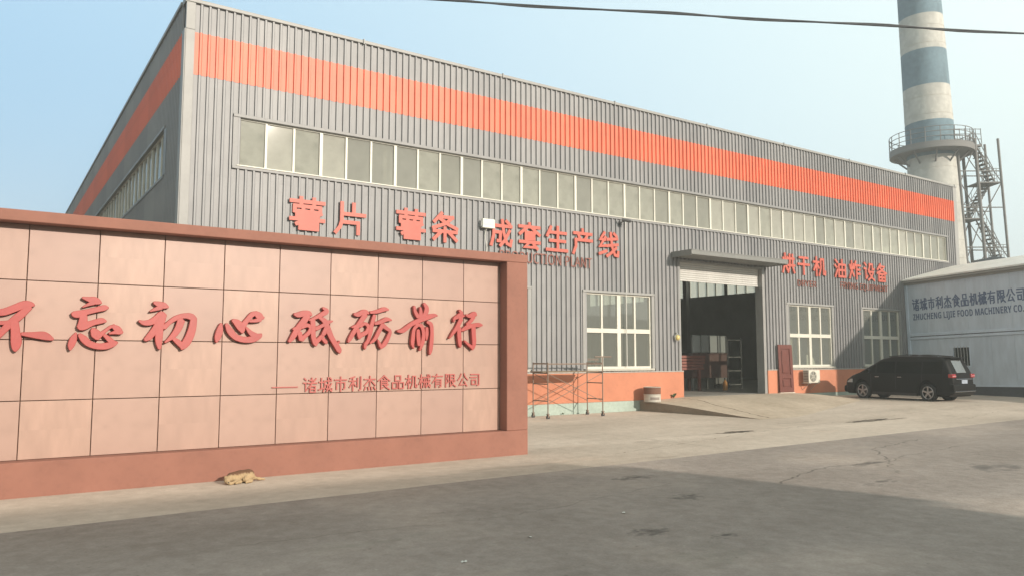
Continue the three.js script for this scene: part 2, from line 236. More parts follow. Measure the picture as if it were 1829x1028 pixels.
// ---------- factory hall ----------
const FZ = -18.86, BX0 = 3.52, BX1 = 39.45, BZ1 = -54, TOP = 10.2, P = 0.19;
const M = {
  grey: [0, 1, 2].map((k) => mat([0.257 + 0.022 * (k - 1), 0.256 + 0.021 * (k - 1), 0.265 + 0.02 * (k - 1)], 0.5, { map: T.streak, metalness: 0.05 })),
  orange: [0, 1, 2].map((k) => mat([0.74 - 0.03 * k, 0.162 - 0.008 * k, 0.08 - 0.004 * k], 0.5, { map: T.streak })),
  canopy: mat([0.2, 0.2, 0.19], 0.55, { map: T.paint }),
  flash: mat([0.24, 0.236, 0.235], 0.5, { map: T.paint }),
  trim: mat([0.3, 0.295, 0.285], 0.5, { map: T.paint }),
  baseOrange: mat([0.55, 0.215, 0.125], 0.85, { map: rep(T.paint, 3), bumpMap: T.soft, bumpScale: 0.003 }),
  baseBlue: mat([0.42, 0.5, 0.44], 0.85, { map: rep(T.concrete, 2.2) }),
  white: mat([0.66, 0.64, 0.56], 0.45, { map: T.paint }),
  liner: mat([0.46, 0.47, 0.45], 0.8, { map: T.paint }),
  floor: mat([0.3, 0.28, 0.25], 0.7, { map: T.concrete }),
  steel: mat([0.42, 0.42, 0.4], 0.55, { metalness: 0.2 }),
  dark: mat([0.03, 0.03, 0.03], 0.6),
  red: mat([0.52, 0.105, 0.07], 0.5, { map: rep(T.paint, 1.2) }),
  pane: mat([0.62, 0.64, 0.57], 0.03, { phys: true, metalness: 0.17, transmission: 0.93, thickness: 0, ior: 2.0, specularIntensity: 1 }),
  milky: mat([0.85, 0.88, 0.8], 1, { phys: true, transmission: 0.7, thickness: 0 }),
  dusty: [[0.5, 0.5, 0.43, 0.4], [0.54, 0.53, 0.46, 0.36], [0.46, 0.46, 0.4, 0.46], [0.5, 0.5, 0.44, 0.5]].map(([r, g, b, t], k) => mat([r, g, b], 0.05, { phys: true, transmission: t, thickness: 0, ior: 1.6, specularIntensity: 0.5, map: rep(T.dust, 0.9 + 0.4 * k) })),
};
const hall = thing('factory_hall', 'grey corrugated factory hall with an orange band and long row of high windows', 'building', [0, 0, 0]);
const doors = { x0: 19.78, x1: 24.42, y0: 0.2, y1: 5.14 };
const lower = [[10.5, 13.37], [15.62, 18.49], [25.86, 28.73], [30.98, 33.85]];
const WY0 = 1.38, WY1 = 3.8, CX0 = 4.77, CX1 = 38.37, CY0 = 6.33, CY1 = 7.53;
const holes = [[doors.x0, doors.x1, -1, doors.y1], ...lower.map(([a, b]) => [a, b, WY0, WY1]), [CX0, CX1, CY0, CY1]];
const holed = (w0, w1, y0, y1, hs, depth) => { const s = new THREE.Shape([[w0, y0], [w1, y0], [w1, y1], [w0, y1]].map((p) => new THREE.Vector2(...p))); for (const [a, b, c, d] of hs) s.holes.push(new THREE.Path([[a, Math.max(c, y0 + 0.01)], [a, d], [b, d], [b, Math.max(c, y0 + 0.01)]].map((p) => new THREE.Vector2(...p)))); return new THREE.ExtrudeGeometry(s, { depth, bevelEnabled: false }); };
{ const g = holed(BX0 + 0.1, BX1 - 0.1, -0.3, TOP - 0.1, holes, 0.1); g.translate(0, 0, FZ - 0.17); mesh('front_wall', uvm(g), M.liner, hall); }
// corrugated sheets: one mesh a sheet, four ribs wide
const sheetCache = new Map();
function corrugated(n, y0, y1, p = P) {
  const key = [n, y0.toFixed(3), y1.toFixed(3), p].join();
  if (!sheetCache.has(key)) {
    const prof = [];
    for (let i = 0; i < n; i++) prof.push([i * p, 0], [i * p + p * 0.6, 0], [i * p + p * 0.65, 0.048], [i * p + p * 0.88, 0.048]);
    prof.push([n * p, 0]);
    const a = [];
    for (let i = 0; i < prof.length - 1; i++) { const [xa, za] = prof[i], [xb, zb] = prof[i + 1]; a.push(xa, y0, za, xb, y0, zb, xb, y1, zb, xa, y0, za, xb, y1, zb, xa, y1, za); }
    const g = new THREE.BufferGeometry(); g.setAttribute('position', new THREE.Float32BufferAttribute(a, 3)); g.computeVertexNormals();
    sheetCache.set(key, uvm(g));
  }
  return sheetCache.get(key);
}
const SX0 = BX0 + 0.18, NCOL = Math.floor((BX1 - 0.16 - SX0) / P);
for (let s = 0; s < NCOL; s += 4) {
  const n = Math.min(4, NCOL - s), x = SX0 + s * P, k = Math.floor(rnd() * 3), put = (m, y0, y1, off, i0, cnt, dz) => { const o = mesh('cladding_sheet', corrugated(cnt, y0, y1), m, hall); o.position.set(SX0 + i0 * P, 0, FZ + dz); o.rotation.y = rr(-0.004, 0.004); };
  put(M.grey[k], 9.4, 10.13, 0, s, n, 0); put(M.orange[Math.floor(rnd() * 3)], 8.39, 9.42, 0, s, n, 0.006);
  let run = null;
  const flush = (end) => { if (run) for (const [a, b] of run.iv) put(M.grey[k], a, b, 0, run.from, end - run.from, 0); };
  for (let i = s; i <= s + n; i++) {
    let iv = null;
    if (i < s + n) {
      const c = SX0 + (i + 0.5) * P; iv = [[1.28, 8.405]];
      for (const [a, b, y0, y1] of holes) if (c > a - 0.02 && c < b + 0.02) iv = iv.flatMap(([p, q]) => (y1 <= p || y0 >= q ? [[p, q]] : [[p, y0], [y1, q]].filter(([u, v]) => v - u > 0.02)));
    }
    if (!run || !iv || JSON.stringify(run.iv) !== JSON.stringify(iv)) { flush(i); run = iv && { from: i, iv }; }
  }
}
// corner, parapet and end flashings
mesh('corner_flashing', [rbx(BX0 - 0.02, BX0 + 0.19, 1.2, 9.46, FZ - 0.05, FZ + 0.05), rbx(BX0 - 0.05, BX0 - 0.02, 1.2, 9.46, FZ - 0.22, FZ + 0.05)], M.trim, hall);
mesh('corner_flashing', [rbx(BX0 - 0.022, BX0 + 0.188, 9.46, 10.16, FZ - 0.05, FZ + 0.053)], M.trim, hall);
mesh('corner_flashing', [rbx(BX1 - 0.24, BX1 + 0.02, 1.2, 10.16, FZ - 0.05, FZ + 0.05), rbx(BX1 + 0.02, BX1 + 0.05, 1.2, 10.16, FZ - 0.22, FZ + 0.05)], M.trim, hall);
for (let x = BX0 - 0.05; x < BX1; x += 4.48) { const e = Math.min(x + 4.47, BX1 + 0.06); mesh('parapet_cap', [rbx(x, e, 10.12, 10.21, FZ - 0.3, FZ + 0.075), bx(x + 0.001, x + 0.03, 10.1, 10.24, FZ - 0.29, FZ + 0.085)], M.trim, hall); }
mesh('parapet_cap', rbx(BX0 - 0.085, BX0 + 0.22, 10.125, 10.215, BZ1, FZ - 0.3), M.trim, hall);
// masonry base, painted orange over a pale blue footing
for (const [a, b] of [[BX0 - 0.03, doors.x0 + 0.16], [doors.x1 + 0.06, BX1 + 0.03]]) {
  mesh('base_wall', rbx(a, b, 0.335, 1.25, FZ - 0.3, FZ + 0.07, 0.015), M.baseOrange, hall);
  mesh('footing', bx(a + 0.002, b - 0.002, -0.4, 0.335, FZ - 0.3, FZ + 0.066), M.baseBlue, hall);
  mesh('base_ledge', rbx(a, b, 1.25, 1.285, FZ - 0.3, FZ + 0.085, 0.008), mat([0.46, 0.42, 0.38], 0.7, { map: T.concrete }), hall);
}
mesh('side_base', [bx(BX0 - 0.03, BX0 + 0.25, -0.3, 1.25, BZ1, FZ - 0.31)], M.baseOrange, hall);
// windows
function paneAt(x0, x1, y0, y1, z, m, parent, tilt = 0.006) {
  const g = new THREE.PlaneGeometry(x1 - x0, y1 - y0), o = mesh('pane', uvm(g), m, parent); o.position.set((x0 + x1) / 2, (y0 + y1) / 2, z); o.rotation.set(rr(-tilt, tilt), rr(-tilt, tilt), 0); return o;
}
for (const [x0, x1] of lower) {
  const w = new THREE.Group(); w.name = 'window'; hall.add(w);
  const z0 = FZ - 0.1, z1 = FZ - 0.02, ty = 2.6, fr = [], xm = (x0 + x1) / 2, q = (x1 - x0) / 4;
  fr.push(bx(x0, x0 + 0.06, WY0, WY1, z0, z1), bx(x1 - 0.06, x1, WY0, WY1, z0, z1), bx(x0 + 0.06, x1 - 0.06, WY0, WY0 + 0.07, z0, z1), bx(x0 + 0.06, x1 - 0.06, WY1 - 0.05, WY1, z0, z1), bx(x0 + 0.06, x1 - 0.06, ty - 0.07, ty + 0.07, z0 + 0.002, z1 + 0.01));
  for (const [yA, yB] of [[WY0 + 0.07, ty - 0.07], [ty + 0.07, WY1 - 0.05]]) fr.push(bx(xm - 0.075, xm + 0.075, yA, yB, z0 + 0.003, z1 + 0.008), bx(x0 + q - 0.035, x0 + q + 0.035, yA, yB, z0 + 0.006, z1 - 0.004), bx(x1 - q - 0.035, x1 - q + 0.035, yA, yB, z0 + 0.006, z1 - 0.004));
  mesh('frame', fr, M.white, w);
  mesh('sill', rbx(x0 - 0.06, x1 + 0.06, WY0 - 0.07, WY0, FZ - 0.1, FZ + 0.1, 0.01), mat([0.5, 0.48, 0.42], 0.6, { map: T.concrete }), w);
  mesh('flashing', [rbx(x0 - 0.13, x1 + 0.13, WY1, WY1 + 0.075, FZ - 0.1, FZ + 0.065, 0.008), bx(x0 - 0.13, x0, WY0, WY1, FZ - 0.09, FZ + 0.045), bx(x1, x1 + 0.13, WY0, WY1, FZ - 0.09, FZ + 0.045)], M.trim, w);
  for (let i = 0; i < 4; i++) for (const [yA, yB] of [[WY0 + 0.06, ty - 0.06], [ty + 0.06, WY1 - 0.04]]) paneAt(x0 + i * q + 0.02, x0 + (i + 1) * q - 0.02, yA, yB, FZ - 0.06, M.pane, w, 0.01);
}
function clerestory(parent, n, pw) { // three panes in a white frame, local x from 0
  const fr = [], z0 = -0.08, z1 = 0.0, w = n * pw;
  fr.push(bx(0, w, CY0, CY0 + 0.05, z0, z1), bx(0, w, CY1 - 0.035, CY1, z0, z1), bx(0, 0.05, CY0 + 0.05, CY1 - 0.035, z0 + 0.002, z1 + 0.002), bx(w - 0.03, w, CY0 + 0.05, CY1 - 0.035, z0 + 0.002, z1 + 0.002));
  for (let i = 1; i < n; i++) fr.push(bx(i * pw - 0.026, i * pw + 0.026, CY0 + 0.05, CY1 - 0.035, z0 + 0.004, z1 - 0.004));
  mesh('frame', fr, M.white, parent);
  for (let i = 0; i < n; i++) paneAt(i * pw + 0.02, (i + 1) * pw - 0.02, CY0 + 0.03, CY1 - 0.02, -0.04, M.dusty[Math.floor(rnd() * 4)], parent, 0.012);
}
for (let u = 0; u < 16; u++) { const w = new THREE.Group(); w.name = 'clerestory_window'; w.position.set(CX0 + u * 2.1, 0, FZ - 0.02); hall.add(w); clerestory(w, 3, 0.7); }
mesh('clerestory_flashing', [rbx(CX0 - 0.12, CX1 + 0.12, CY1, CY1 + 0.08, FZ - 0.1, FZ + 0.07, 0.008), rbx(CX0 - 0.12, CX1 + 0.12, CY0 - 0.07, CY0, FZ - 0.1, FZ + 0.06, 0.008), bx(CX0 - 0.12, CX0, CY0, CY1, FZ - 0.1, FZ + 0.05), bx(CX1, CX1 + 0.12, CY0, CY1, FZ - 0.1, FZ + 0.05)], M.flash, hall);
mesh('clerestory_sill', rbx(CX0 - 0.02, CX1 + 0.02, CY0, CY0 + 0.022, FZ - 0.03, FZ + 0.075, 0.006), M.white, hall);
// gable side (left), in shade
{
  const wz0 = -20.95, n = 30, pw = 0.72, hz = [[-(wz0), -(wz0) + n * pw, CY0, CY1]], g = holed(-FZ + 0.2, -BZ1, -0.3, TOP - 0.1, hz, 0.1);
  g.rotateY(Math.PI / 2); g.translate(BX0 + 0.07, 0, 0); mesh('side_wall', uvm(g), M.liner, hall);
  for (let s = 0; s < 23; s++) {
    const za = FZ - 0.25 - s * 1.52, k = s % 3, put = (m, a, b, cnt, z, dx) => { const o = mesh('cladding_sheet', corrugated(cnt, a, b), m, hall); o.rotation.y = -Math.PI / 2; o.position.set(BX0 - dx, 0, z - cnt * P); };
    put(M.grey[k], 9.4, 10.13, 8, za, 0); put(M.orange[k], 8.39, 9.42, 8, za, 0.006);
    const inside = za - 0.76 < wz0 && za - 0.76 > wz0 - n * pw;
    if (inside) { put(M.grey[k], CY1, 8.405, 8, za, 0); put(M.grey[k], 1.28, CY0, 8, za, 0); } else put(M.grey[k], 1.28, 8.405, 8, za, 0);
  }
  for (let u = 0; u < 10; u++) { const w = new THREE.Group(); w.name = 'clerestory_window'; w.rotation.y = -Math.PI / 2; w.position.set(BX0 + 0.02, 0, wz0 - (u + 1) * 2.16); hall.add(w); clerestory(w, 3, 0.72); }
  mesh('clerestory_flashing', [rbx(BX0 - 0.07, BX0 + 0.1, CY1, CY1 + 0.08, wz0 - n * pw - 0.1, wz0 + 0.12, 0.008), rbx(BX0 - 0.06, BX0 + 0.1, CY0 - 0.07, CY0, wz0 - n * pw - 0.1, wz0 + 0.12, 0.008), bx(BX0 - 0.05, BX0 + 0.09, CY0, CY1, wz0, wz0 + 0.35), bx(BX0 - 0.05, BX0 + 0.09, CY0, CY1, wz0 - n * pw - 0.3, wz0 - n * pw)], M.flash, hall);
}
// the other sides, the roof and the inside
{
  const hz = []; for (let i = 0; i < 10; i++) hz.push([20.6 + i * 3.2, 20.6 + i * 3.2 + 3, 5.75, 7.6]);
  const g = holed(-FZ + 0.2, -BZ1, -0.3, TOP - 0.1, hz, 0.12); g.rotateY(Math.PI / 2); g.translate(BX1 - 0.12, 0, 0); mesh('side_wall', uvm(g), M.liner, hall);
  for (const [a, b] of hz) { const w = new THREE.Group(); w.name = 'window'; hall.add(w); const fr = []; for (let k = 0; k <= 4; k++) fr.push(bx(BX1 - 0.1, BX1 - 0.02, 5.75, 7.6, -(a + k * 0.75) - 0.025, -(a + k * 0.75) + 0.025)); mesh('frame', fr, M.white, w); for (let k = 0; k < 4; k++) { const o = mesh('pane', uvm(new THREE.PlaneGeometry(0.74, 1.84)), M.milky, w); o.rotation.y = Math.PI / 2; o.position.set(BX1 - 0.06, 6.675, -(a + k * 0.75 + 0.375)); } }
  mesh('rear_wall', bx(BX0 + 0.1, BX1 - 0.1, -0.3, TOP - 0.1, BZ1 - 0.15, BZ1), M.liner, hall);
  const sk = []; for (let k = 0; k < 6; k++) sk.push([11.3 + k * 5.6 - 5.6, 12.1 + k * 5.6 - 5.6, 29.8, 31.3], [11.3 + k * 5.6 - 5.6, 12.1 + k * 5.6 - 5.6, 31.9, 33.3]);
  const rg = holed(BX0 + 0.1, BX1 - 0.1, -FZ + 0.07, -BZ1, sk, 0.14); rg.rotateX(-Math.PI / 2); rg.translate(0, 9.7, 0); mesh('roof', uvm(rg), M.liner, hall);
  const skm = mat([0.7, 0.72, 0.68], 1, { phys: true, transmission: 0.4, thickness: 0 });
  for (const [a, b, c, d] of sk) mesh('skylight', bx(a - 0.05, b + 0.05, 9.845, 9.86, -d - 0.05, -c + 0.05), skm, hall);
  mesh('hall_floor', bx(BX0 + 0.26, BX1 - 0.14, 0.1, 0.385, BZ1, FZ - 0.31), M.floor, hall);
  mesh('door_sill', bx(doors.x0 + 0.17, doors.x1 + 0.05, 0.0, 0.38, FZ - 0.31, FZ + 0.06), M.floor, hall);
  for (let k = 0; k < 7; k++) {
    const x = [8.9, 13.9, 19.3, 25.2, 30, 35, 38.6][k];
    for (const z of [FZ - 0.62, BZ1 + 0.1, -36.2]) mesh('column', bx(x - 0.14, x + 0.14, 0.38, 9, z, z + 0.3), M.steel, hall);
    mesh('roof_beam', [bx(x - 0.11, x + 0.11, 9.0, 9.08, BZ1 + 0.05, FZ - 0.3), bx(x - 0.02, x + 0.02, 9.08, 9.55, BZ1 + 0.05, FZ - 0.3), bx(x - 0.11, x + 0.11, 9.55, 9.63, BZ1 + 0.05, FZ - 0.3), bar([x, 7.6, FZ - 0.6], [x + 0.001, 9, FZ - 2.2], 0.04)], M.steel, hall);
  }
  for (let k = 0; k < 20; k++) { const z = FZ - 1.4 - k * 1.7; mesh('purlin', [bx(BX0 + 0.2, BX1 - 0.2, 9.635, 9.7, z - 0.03, z + 0.03), bx(BX0 + 0.2, BX1 - 0.2, 9.63, 9.64, z - 0.03, z + 0.08)], M.steel, hall); }
}
// door: jamb flashings, box canopy, half-raised roller shutter
mesh('door_flashing', [bx(doors.x0 - 0.02, doors.x0 + 0.1, 1.285, doors.y1, FZ - 0.3, FZ + 0.04), bx(doors.x1 - 0.1, doors.x1 + 0.04, 0.38, doors.y1, FZ - 0.3, FZ + 0.04), bx(doors.x0 + 0.1, doors.x1 - 0.1, doors.y1 - 0.08, doors.y1, FZ - 0.28, FZ + 0.03)], M.trim, hall);
{
  const can = new THREE.Group(); can.name = 'canopy'; hall.add(can);
  mesh('canopy_top', bx(19.46, 24.66, 5.335, 5.36, FZ + 0.03, FZ + 0.99), M.canopy, can);
  mesh('canopy_fascia', rbx(19.46, 24.66, 5.19, 5.335, FZ + 0.94, FZ + 0.98, 0.008), M.canopy, can);
  mesh('canopy_soffit', bx(19.48, 24.64, 5.195, 5.215, FZ + 0.045, FZ + 0.94), M.canopy, can);
  for (const x of [19.46, 24.62]) mesh('canopy_end', bx(x, x + 0.04, 5.17, 5.335, FZ + 0.03, FZ + 0.94), M.canopy, can);
  const sh = new THREE.Group(); sh.name = 'roller_shutter'; hall.add(sh);
  const sm = mat([0.6, 0.59, 0.56], 0.45, { map: T.paint });
  const s = new THREE.Shape(); s.moveTo(0, 0); s.lineTo(0.012, 0.008); s.quadraticCurveTo(0.03, 0.038, 0.012, 0.068); s.lineTo(0, 0.074); s.lineTo(-0.012, 0.07); s.lineTo(-0.012, 0.004);
  const sg = new THREE.ExtrudeGeometry(s, { depth: doors.x1 - doors.x0 - 0.2, bevelEnabled: false, curveSegments: 4 }); sg.rotateY(-Math.PI / 2); sg.translate(doors.x1 - doors.x0 - 0.2, 0, 0);
  const slat = uvm(sg);
  for (let k = 0; k < 9; k++) { const o = mesh('slat', slat, sm, sh); o.position.set(doors.x0 + 0.1, 4.47 + k * 0.077, FZ - 0.16); }
  mesh('bottom_rail', rbx(doors.x0 + 0.1, doors.x1 - 0.1, 4.41, 4.465, FZ - 0.19, FZ - 0.13, 0.01), sm, sh);
  mesh('shutter_box', bx(doors.x0 - 0.05, doors.x1 + 0.05, 4.9, 5.45, FZ - 0.75, FZ - 0.3), M.liner, sh);
}
// ---------- lettering ----------
const font = await new FontLoader().loadAsync('fonts/droid/droid_sans_bold.typeface.json');
const fontR = await new FontLoader().loadAsync('fonts/droid/droid_sans_regular.typeface.json');
const fireL = '10,26 14,46|40,20 34,42|24,4 24,50 6,96|26,56 40,84', woodL = '4,28 46,28|26,4 26,98|26,32 6,70|28,36 44,58', speechL = '10,6 22,18|4,36 19,36 19,89 33,76';
const boxS = (a, b, c, d) => `${a},${b} ${c},${b}|${a},${b} ${a},${d}|${c},${b} ${c},${d}|${a},${d} ${c},${d}`;
const GLYPH = { // strokes on a 100 x 100 grid, y down
  薯: '4,14 96,14|32,3 32,24|68,3 68,24|' + boxS(14, 29, 86, 45) + '|38,29 38,45|62,29 62,45|20,57 80,57|50,48 50,69|4,69 96,69|88,48 20,84|' + boxS(30, 77, 78, 97) + '|30,87 78,87',
  片: '26,4 26,60 21,80 8,98|62,4 62,38|26,38 96,38|26,64 76,64|76,64 76,98',
  条: '38,2 12,32|32,14 78,14|78,14 52,36 8,54|30,20 60,38 94,52|10,64 92,64|50,52 50,97|32,70 10,92|68,70 92,92',
  成: '12,24 94,24|16,24 16,60 6,96|16,48 46,48|46,48 44,80 34,80|54,3 60,50 74,88 90,94 94,76|86,40 64,78 46,96|72,5 86,16',
  套: '6,16 94,16|50,3 50,16|42,16 8,44|56,16 94,44|34,36 34,72|34,38 72,38|34,50 70,50|34,61 70,61|8,74 94,74|50,74 28,94 76,92|68,82 84,97',
  生: '24,6 8,40|20,26 90,26|54,4 54,94|20,58 86,58|6,94 95,94',
  产: '50,2 50,16|10,18 92,18|30,24 36,38|72,22 62,40|16,44 94,44|18,44 18,70 6,98',
  线: '30,4 10,32 32,32|34,22 8,60 36,56|6,90 38,78|44,30 92,24|42,56 94,48|60,3 66,60 80,92 94,94 96,78|86,62 62,84 42,97|76,4 88,14',
  烘: fireL + '|48,26 94,26|44,60 97,60|60,6 60,60|82,6 82,60|58,68 46,95|82,68 95,95',
  干: '16,14 84,14|6,48 94,48|50,14 50,98',
  机: woodL + '|60,12 60,60 46,96|60,12 82,12|82,12 82,88 94,90 96,74',
  油: '10,8 24,20|4,36 18,46|6,96 24,60|' + boxS(36, 30, 92, 94) + '|64,5 64,94|36,60 92,60',
  炸: fireL + '|58,4 44,44|54,24 96,24|64,24 64,98|64,48 92,48|64,70 92,70',
  设: speechL + '|54,8 54,28 44,44|54,10 80,10|80,10 80,36 96,36|44,52 88,52|88,52 70,80 42,97|52,60 70,82 96,97',
  备: '40,3 12,34|34,14 76,14 50,38 8,54|30,20 58,40 94,52|' + boxS(22, 58, 80, 96) + '|22,77 80,77|51,58 51,96',
  诸: speechL + '|44,18 84,18|62,4 62,38|34,38 97,38|92,8 40,66|' + boxS(50, 58, 86, 96) + '|50,77 86,77',
  城: '4,34 36,34|20,8 20,80|2,84 38,72|40,26 94,26|44,26 44,64 34,96|44,50 64,50|64,50 62,78 54,78|68,4 72,50 84,88 94,94 97,78|92,44 74,76 58,94|82,6 92,16',
  市: '50,2 50,16|6,22 94,22|50,22 50,98|20,40 20,84|20,40 80,40|80,40 80,80 70,84',
  利: '44,4 10,14|4,32 54,32|30,10 30,98|30,36 6,74|32,42 52,66|66,14 66,72|90,4 90,90 78,94',
  杰: '8,24 92,24|50,3 50,68|46,28 8,66|54,28 92,66|16,78 8,96|36,78 40,96|60,78 64,96|82,78 94,96',
  食: '50,2 28,22 4,38|50,2 72,22 96,38|46,20 56,30|26,36 74,36|74,36 74,62|26,49 74,49|26,62 74,62|26,36 26,94 46,84|82,66 58,78|50,64 70,84 92,97',
  品: boxS(28, 6, 72, 40) + '|' + boxS(6, 54, 42, 94) + '|' + boxS(58, 54, 94, 94),
  械: '2,28 36,28|20,4 20,98|20,32 4,70|22,38 34,58|38,22 97,22|46,36 44,70 38,92|60,36 60,92|38,56 70,56|74,4 78,50 86,86 94,94 97,78|94,44 80,74 62,94|86,6 95,14',
  有: '6,18 94,18|44,3 30,36 6,64|32,42 32,97|32,42 78,42|78,42 78,92 66,95|32,58 78,58|32,74 78,74',
  限: '10,6 10,97|10,8 36,8 24,38 36,60 20,70|48,8 84,8|84,8 84,48|48,28 84,28|48,48 84,48|48,8 48,94 66,82|92,56 70,68|60,50 74,80 97,96',
  公: '36,6 24,32 6,52|62,4 72,28 95,50|48,44 20,88 74,84|66,64 86,95',
  司: '12,12 86,12|86,12 86,90 72,94|8,34 66,34|' + boxS(20, 54, 58, 86),
};
function strokeShape(pts, w, h = w) { // polyline with square ends and mitred bends
  const n = pts.length, L = [], Rr = [];
  for (let i = 0; i < n; i++) {
    const d0 = i ? [pts[i][0] - pts[i - 1][0], pts[i][1] - pts[i - 1][1]] : null, d1 = i < n - 1 ? [pts[i + 1][0] - pts[i][0], pts[i + 1][1] - pts[i][1]] : null, u = (d) => { const l = Math.hypot(...d) || 1; return [d[0] / l, d[1] / l]; };
    const a = u(d0 ?? d1), b = u(d1 ?? d0), nx = -(a[1] + b[1]), ny = a[0] + b[0], l = Math.hypot(nx, ny) || 1, m = Math.min(1.7, 1 / Math.max(0.4, (nx * -a[1] + ny * a[0]) / l)), ex = !i ? -a[0] * w * 0.42 : i === n - 1 ? b[0] * w * 0.42 : 0, ey = !i ? -a[1] * w * 0.42 : i === n - 1 ? b[1] * w * 0.42 : 0;
    const ox = (nx / l) * m * w * 0.5, oy = (ny / l) * m * w * 0.5;
    L.push(new THREE.Vector2(pts[i][0] + ox + ex, pts[i][1] + oy + ey)); Rr.push(new THREE.Vector2(pts[i][0] - ox + ex, pts[i][1] - oy + ey));
  }
  return new THREE.Shape([...L, ...Rr.reverse()]);
}
const glyphCache = new Map();
function glyph(ch, w, h, th, depth) { // block character, lower left corner at the origin, raised along +z
  const key = [ch, w, h, th, depth].join();
  if (!glyphCache.has(key)) {
    const gs = GLYPH[ch].split('|').map((s, i) => new THREE.ExtrudeGeometry(strokeShape(s.split(' ').map((p) => { const [x, y] = p.split(',').map(Number); return [(x / 100) * w, (1 - y / 100) * h]; }), th), { depth: depth + i * 0.0007, bevelEnabled: false }));
    glyphCache.set(key, uvm(join(gs)));
  }
  return glyphCache.get(key);
}
function brushGeo(strokes, x0, y0, depth) { // brush strokes with swelling width
  const gs = strokes.map((st, i) => {
    const c = new THREE.CatmullRomCurve3(st.map(([x, y, w]) => V(x / 1000 - x0, y / 1000 - y0, w / 1000)), false, 'centripetal'), n = st.length * 5, P = c.getPoints(n), L = [], Q = [];
    for (let k = 0; k <= n; k++) { const a = P[Math.max(0, k - 1)], b = P[Math.min(n, k + 1)], dx = b.x - a.x, dy = b.y - a.y, l = Math.hypot(dx, dy) || 1, w = P[k].z / 2; L.push(new THREE.Vector2(P[k].x - (dy / l) * w, P[k].y + (dx / l) * w)); Q.push(new THREE.Vector2(P[k].x + (dy / l) * w, P[k].y - (dx / l) * w)); }
    const e = (p, q, f) => { const dx = p.x - q.x, dy = p.y - q.y, l = Math.hypot(dx, dy) || 1; return new THREE.Vector2(p.x + (dx / l) * p.z * f, p.y + (dy / l) * p.z * f); };
    const sh = new THREE.Shape([e(P[0], P[1], 0.3), ...L, e(P[n], P[n - 1], 0.3), ...Q.reverse()]);
    return new THREE.ExtrudeGeometry(sh, { depth: depth + i * 0.0008, bevelEnabled: true, bevelThickness: 0.012, bevelSize: 0.006, bevelSegments: 2 });
  });
  return uvm(join(gs));
}
function words(str, f, width, height, depth) { const g = new TextGeometry(str, { font: f, size: 1, depth: 1, curveSegments: 3 }); g.computeBoundingBox(); const b = g.boundingBox; g.translate(-b.min.x, -Math.max(b.min.y, -0.01), 0); g.scale(width / (b.max.x - b.min.x), height / 0.72, depth); return uvm(g); }
function standoff(parent, w, h, len) { mesh('fixing_pin', [bar([w * 0.3, h * 0.5, -len], [w * 0.3, h * 0.5, 0.01], 0.012), bar([w * 0.7, h * 0.5, -len], [w * 0.7, h * 0.5, 0.01], 0.012)], M.steel, parent); }
function blockSign(label, list, y, h, th, group) {
  const t = thing('raised_lettering', label, 'lettering', [list[0][1], y, FZ + 0.052], 0, group);
  for (const [ch, x0, x1] of list) { const o = mesh('character', glyph(ch, x1 - x0, h, th, 0.045), M.red, t); o.position.x = x0 - list[0][1]; standoff(o, x1 - x0, h, 0.04); }
  return t;
}
blockSign('first pair of big red block characters on the grey facade, nearest the building corner', [['薯', 6.06, 6.98], ['片', 7.2, 8.1]], 4.93, 0.82, 0.098);
blockSign('second pair of big red block characters, left of the white floodlight', [['薯', 8.98, 9.86], ['条', 10.04, 10.92]], 4.95, 0.82, 0.098);
blockSign('row of five big red block characters right of the white floodlight', [['成', 11.98, 12.78], ['套', 12.98, 13.82], ['生', 14.0, 14.88], ['产', 15.04, 15.9], ['线', 16.12, 17.0]], 4.98, 0.8, 0.098);
blockSign('three red block characters just right of the door canopy', [['烘', 25.5, 26.3], ['干', 26.48, 27.28], ['机', 27.5, 28.34]], 5.02, 0.78, 0.095);
blockSign('four red block characters at the far end of the facade', [['油', 28.96, 29.78], ['炸', 29.98, 30.86], ['设', 31.08, 31.9], ['备', 32.04, 32.88]], 5.04, 0.78, 0.095);
const latinMat = mat([0.22, 0.075, 0.055], 0.55);
function latin(label, str, x0, x1, y, h) {
  const t = thing('raised_lettering', label, 'lettering', [x0, y, FZ + 0.045], 0);
  const total = new TextGeometry(str, { font: fontR, size: 1, depth: 1, curveSegments: 2 }); total.computeBoundingBox();
  const k = (x1 - x0) / (total.boundingBox.max.x - total.boundingBox.min.x); let pen = 0;
  for (const ch of str) { // each letter a piece of its own
    if (ch !== ' ') { const g = new TextGeometry(ch, { font: fontR, size: 1, depth: 1, curveSegments: 3 }); g.scale(k, h / 0.72, 0.03); const o = mesh('letter', uvm(g), latinMat, t); o.position.x = pen; }
    pen += fontR.data.glyphs[ch].ha * (1 / fontR.data.resolution) * k;
  }
}
latin('thin dark red English words under the row of five red characters', 'PRODUCTION PLANT', 12.3, 15.82, 4.56, 0.23);
latin('short dark red English word under the three characters beside the canopy', 'DRYER', 26.43, 27.66, 4.55, 0.18);
latin('dark red English words under the four characters at the facade end', 'FRYING EQUIPMENT', 29.33, 32.9, 4.62, 0.19);

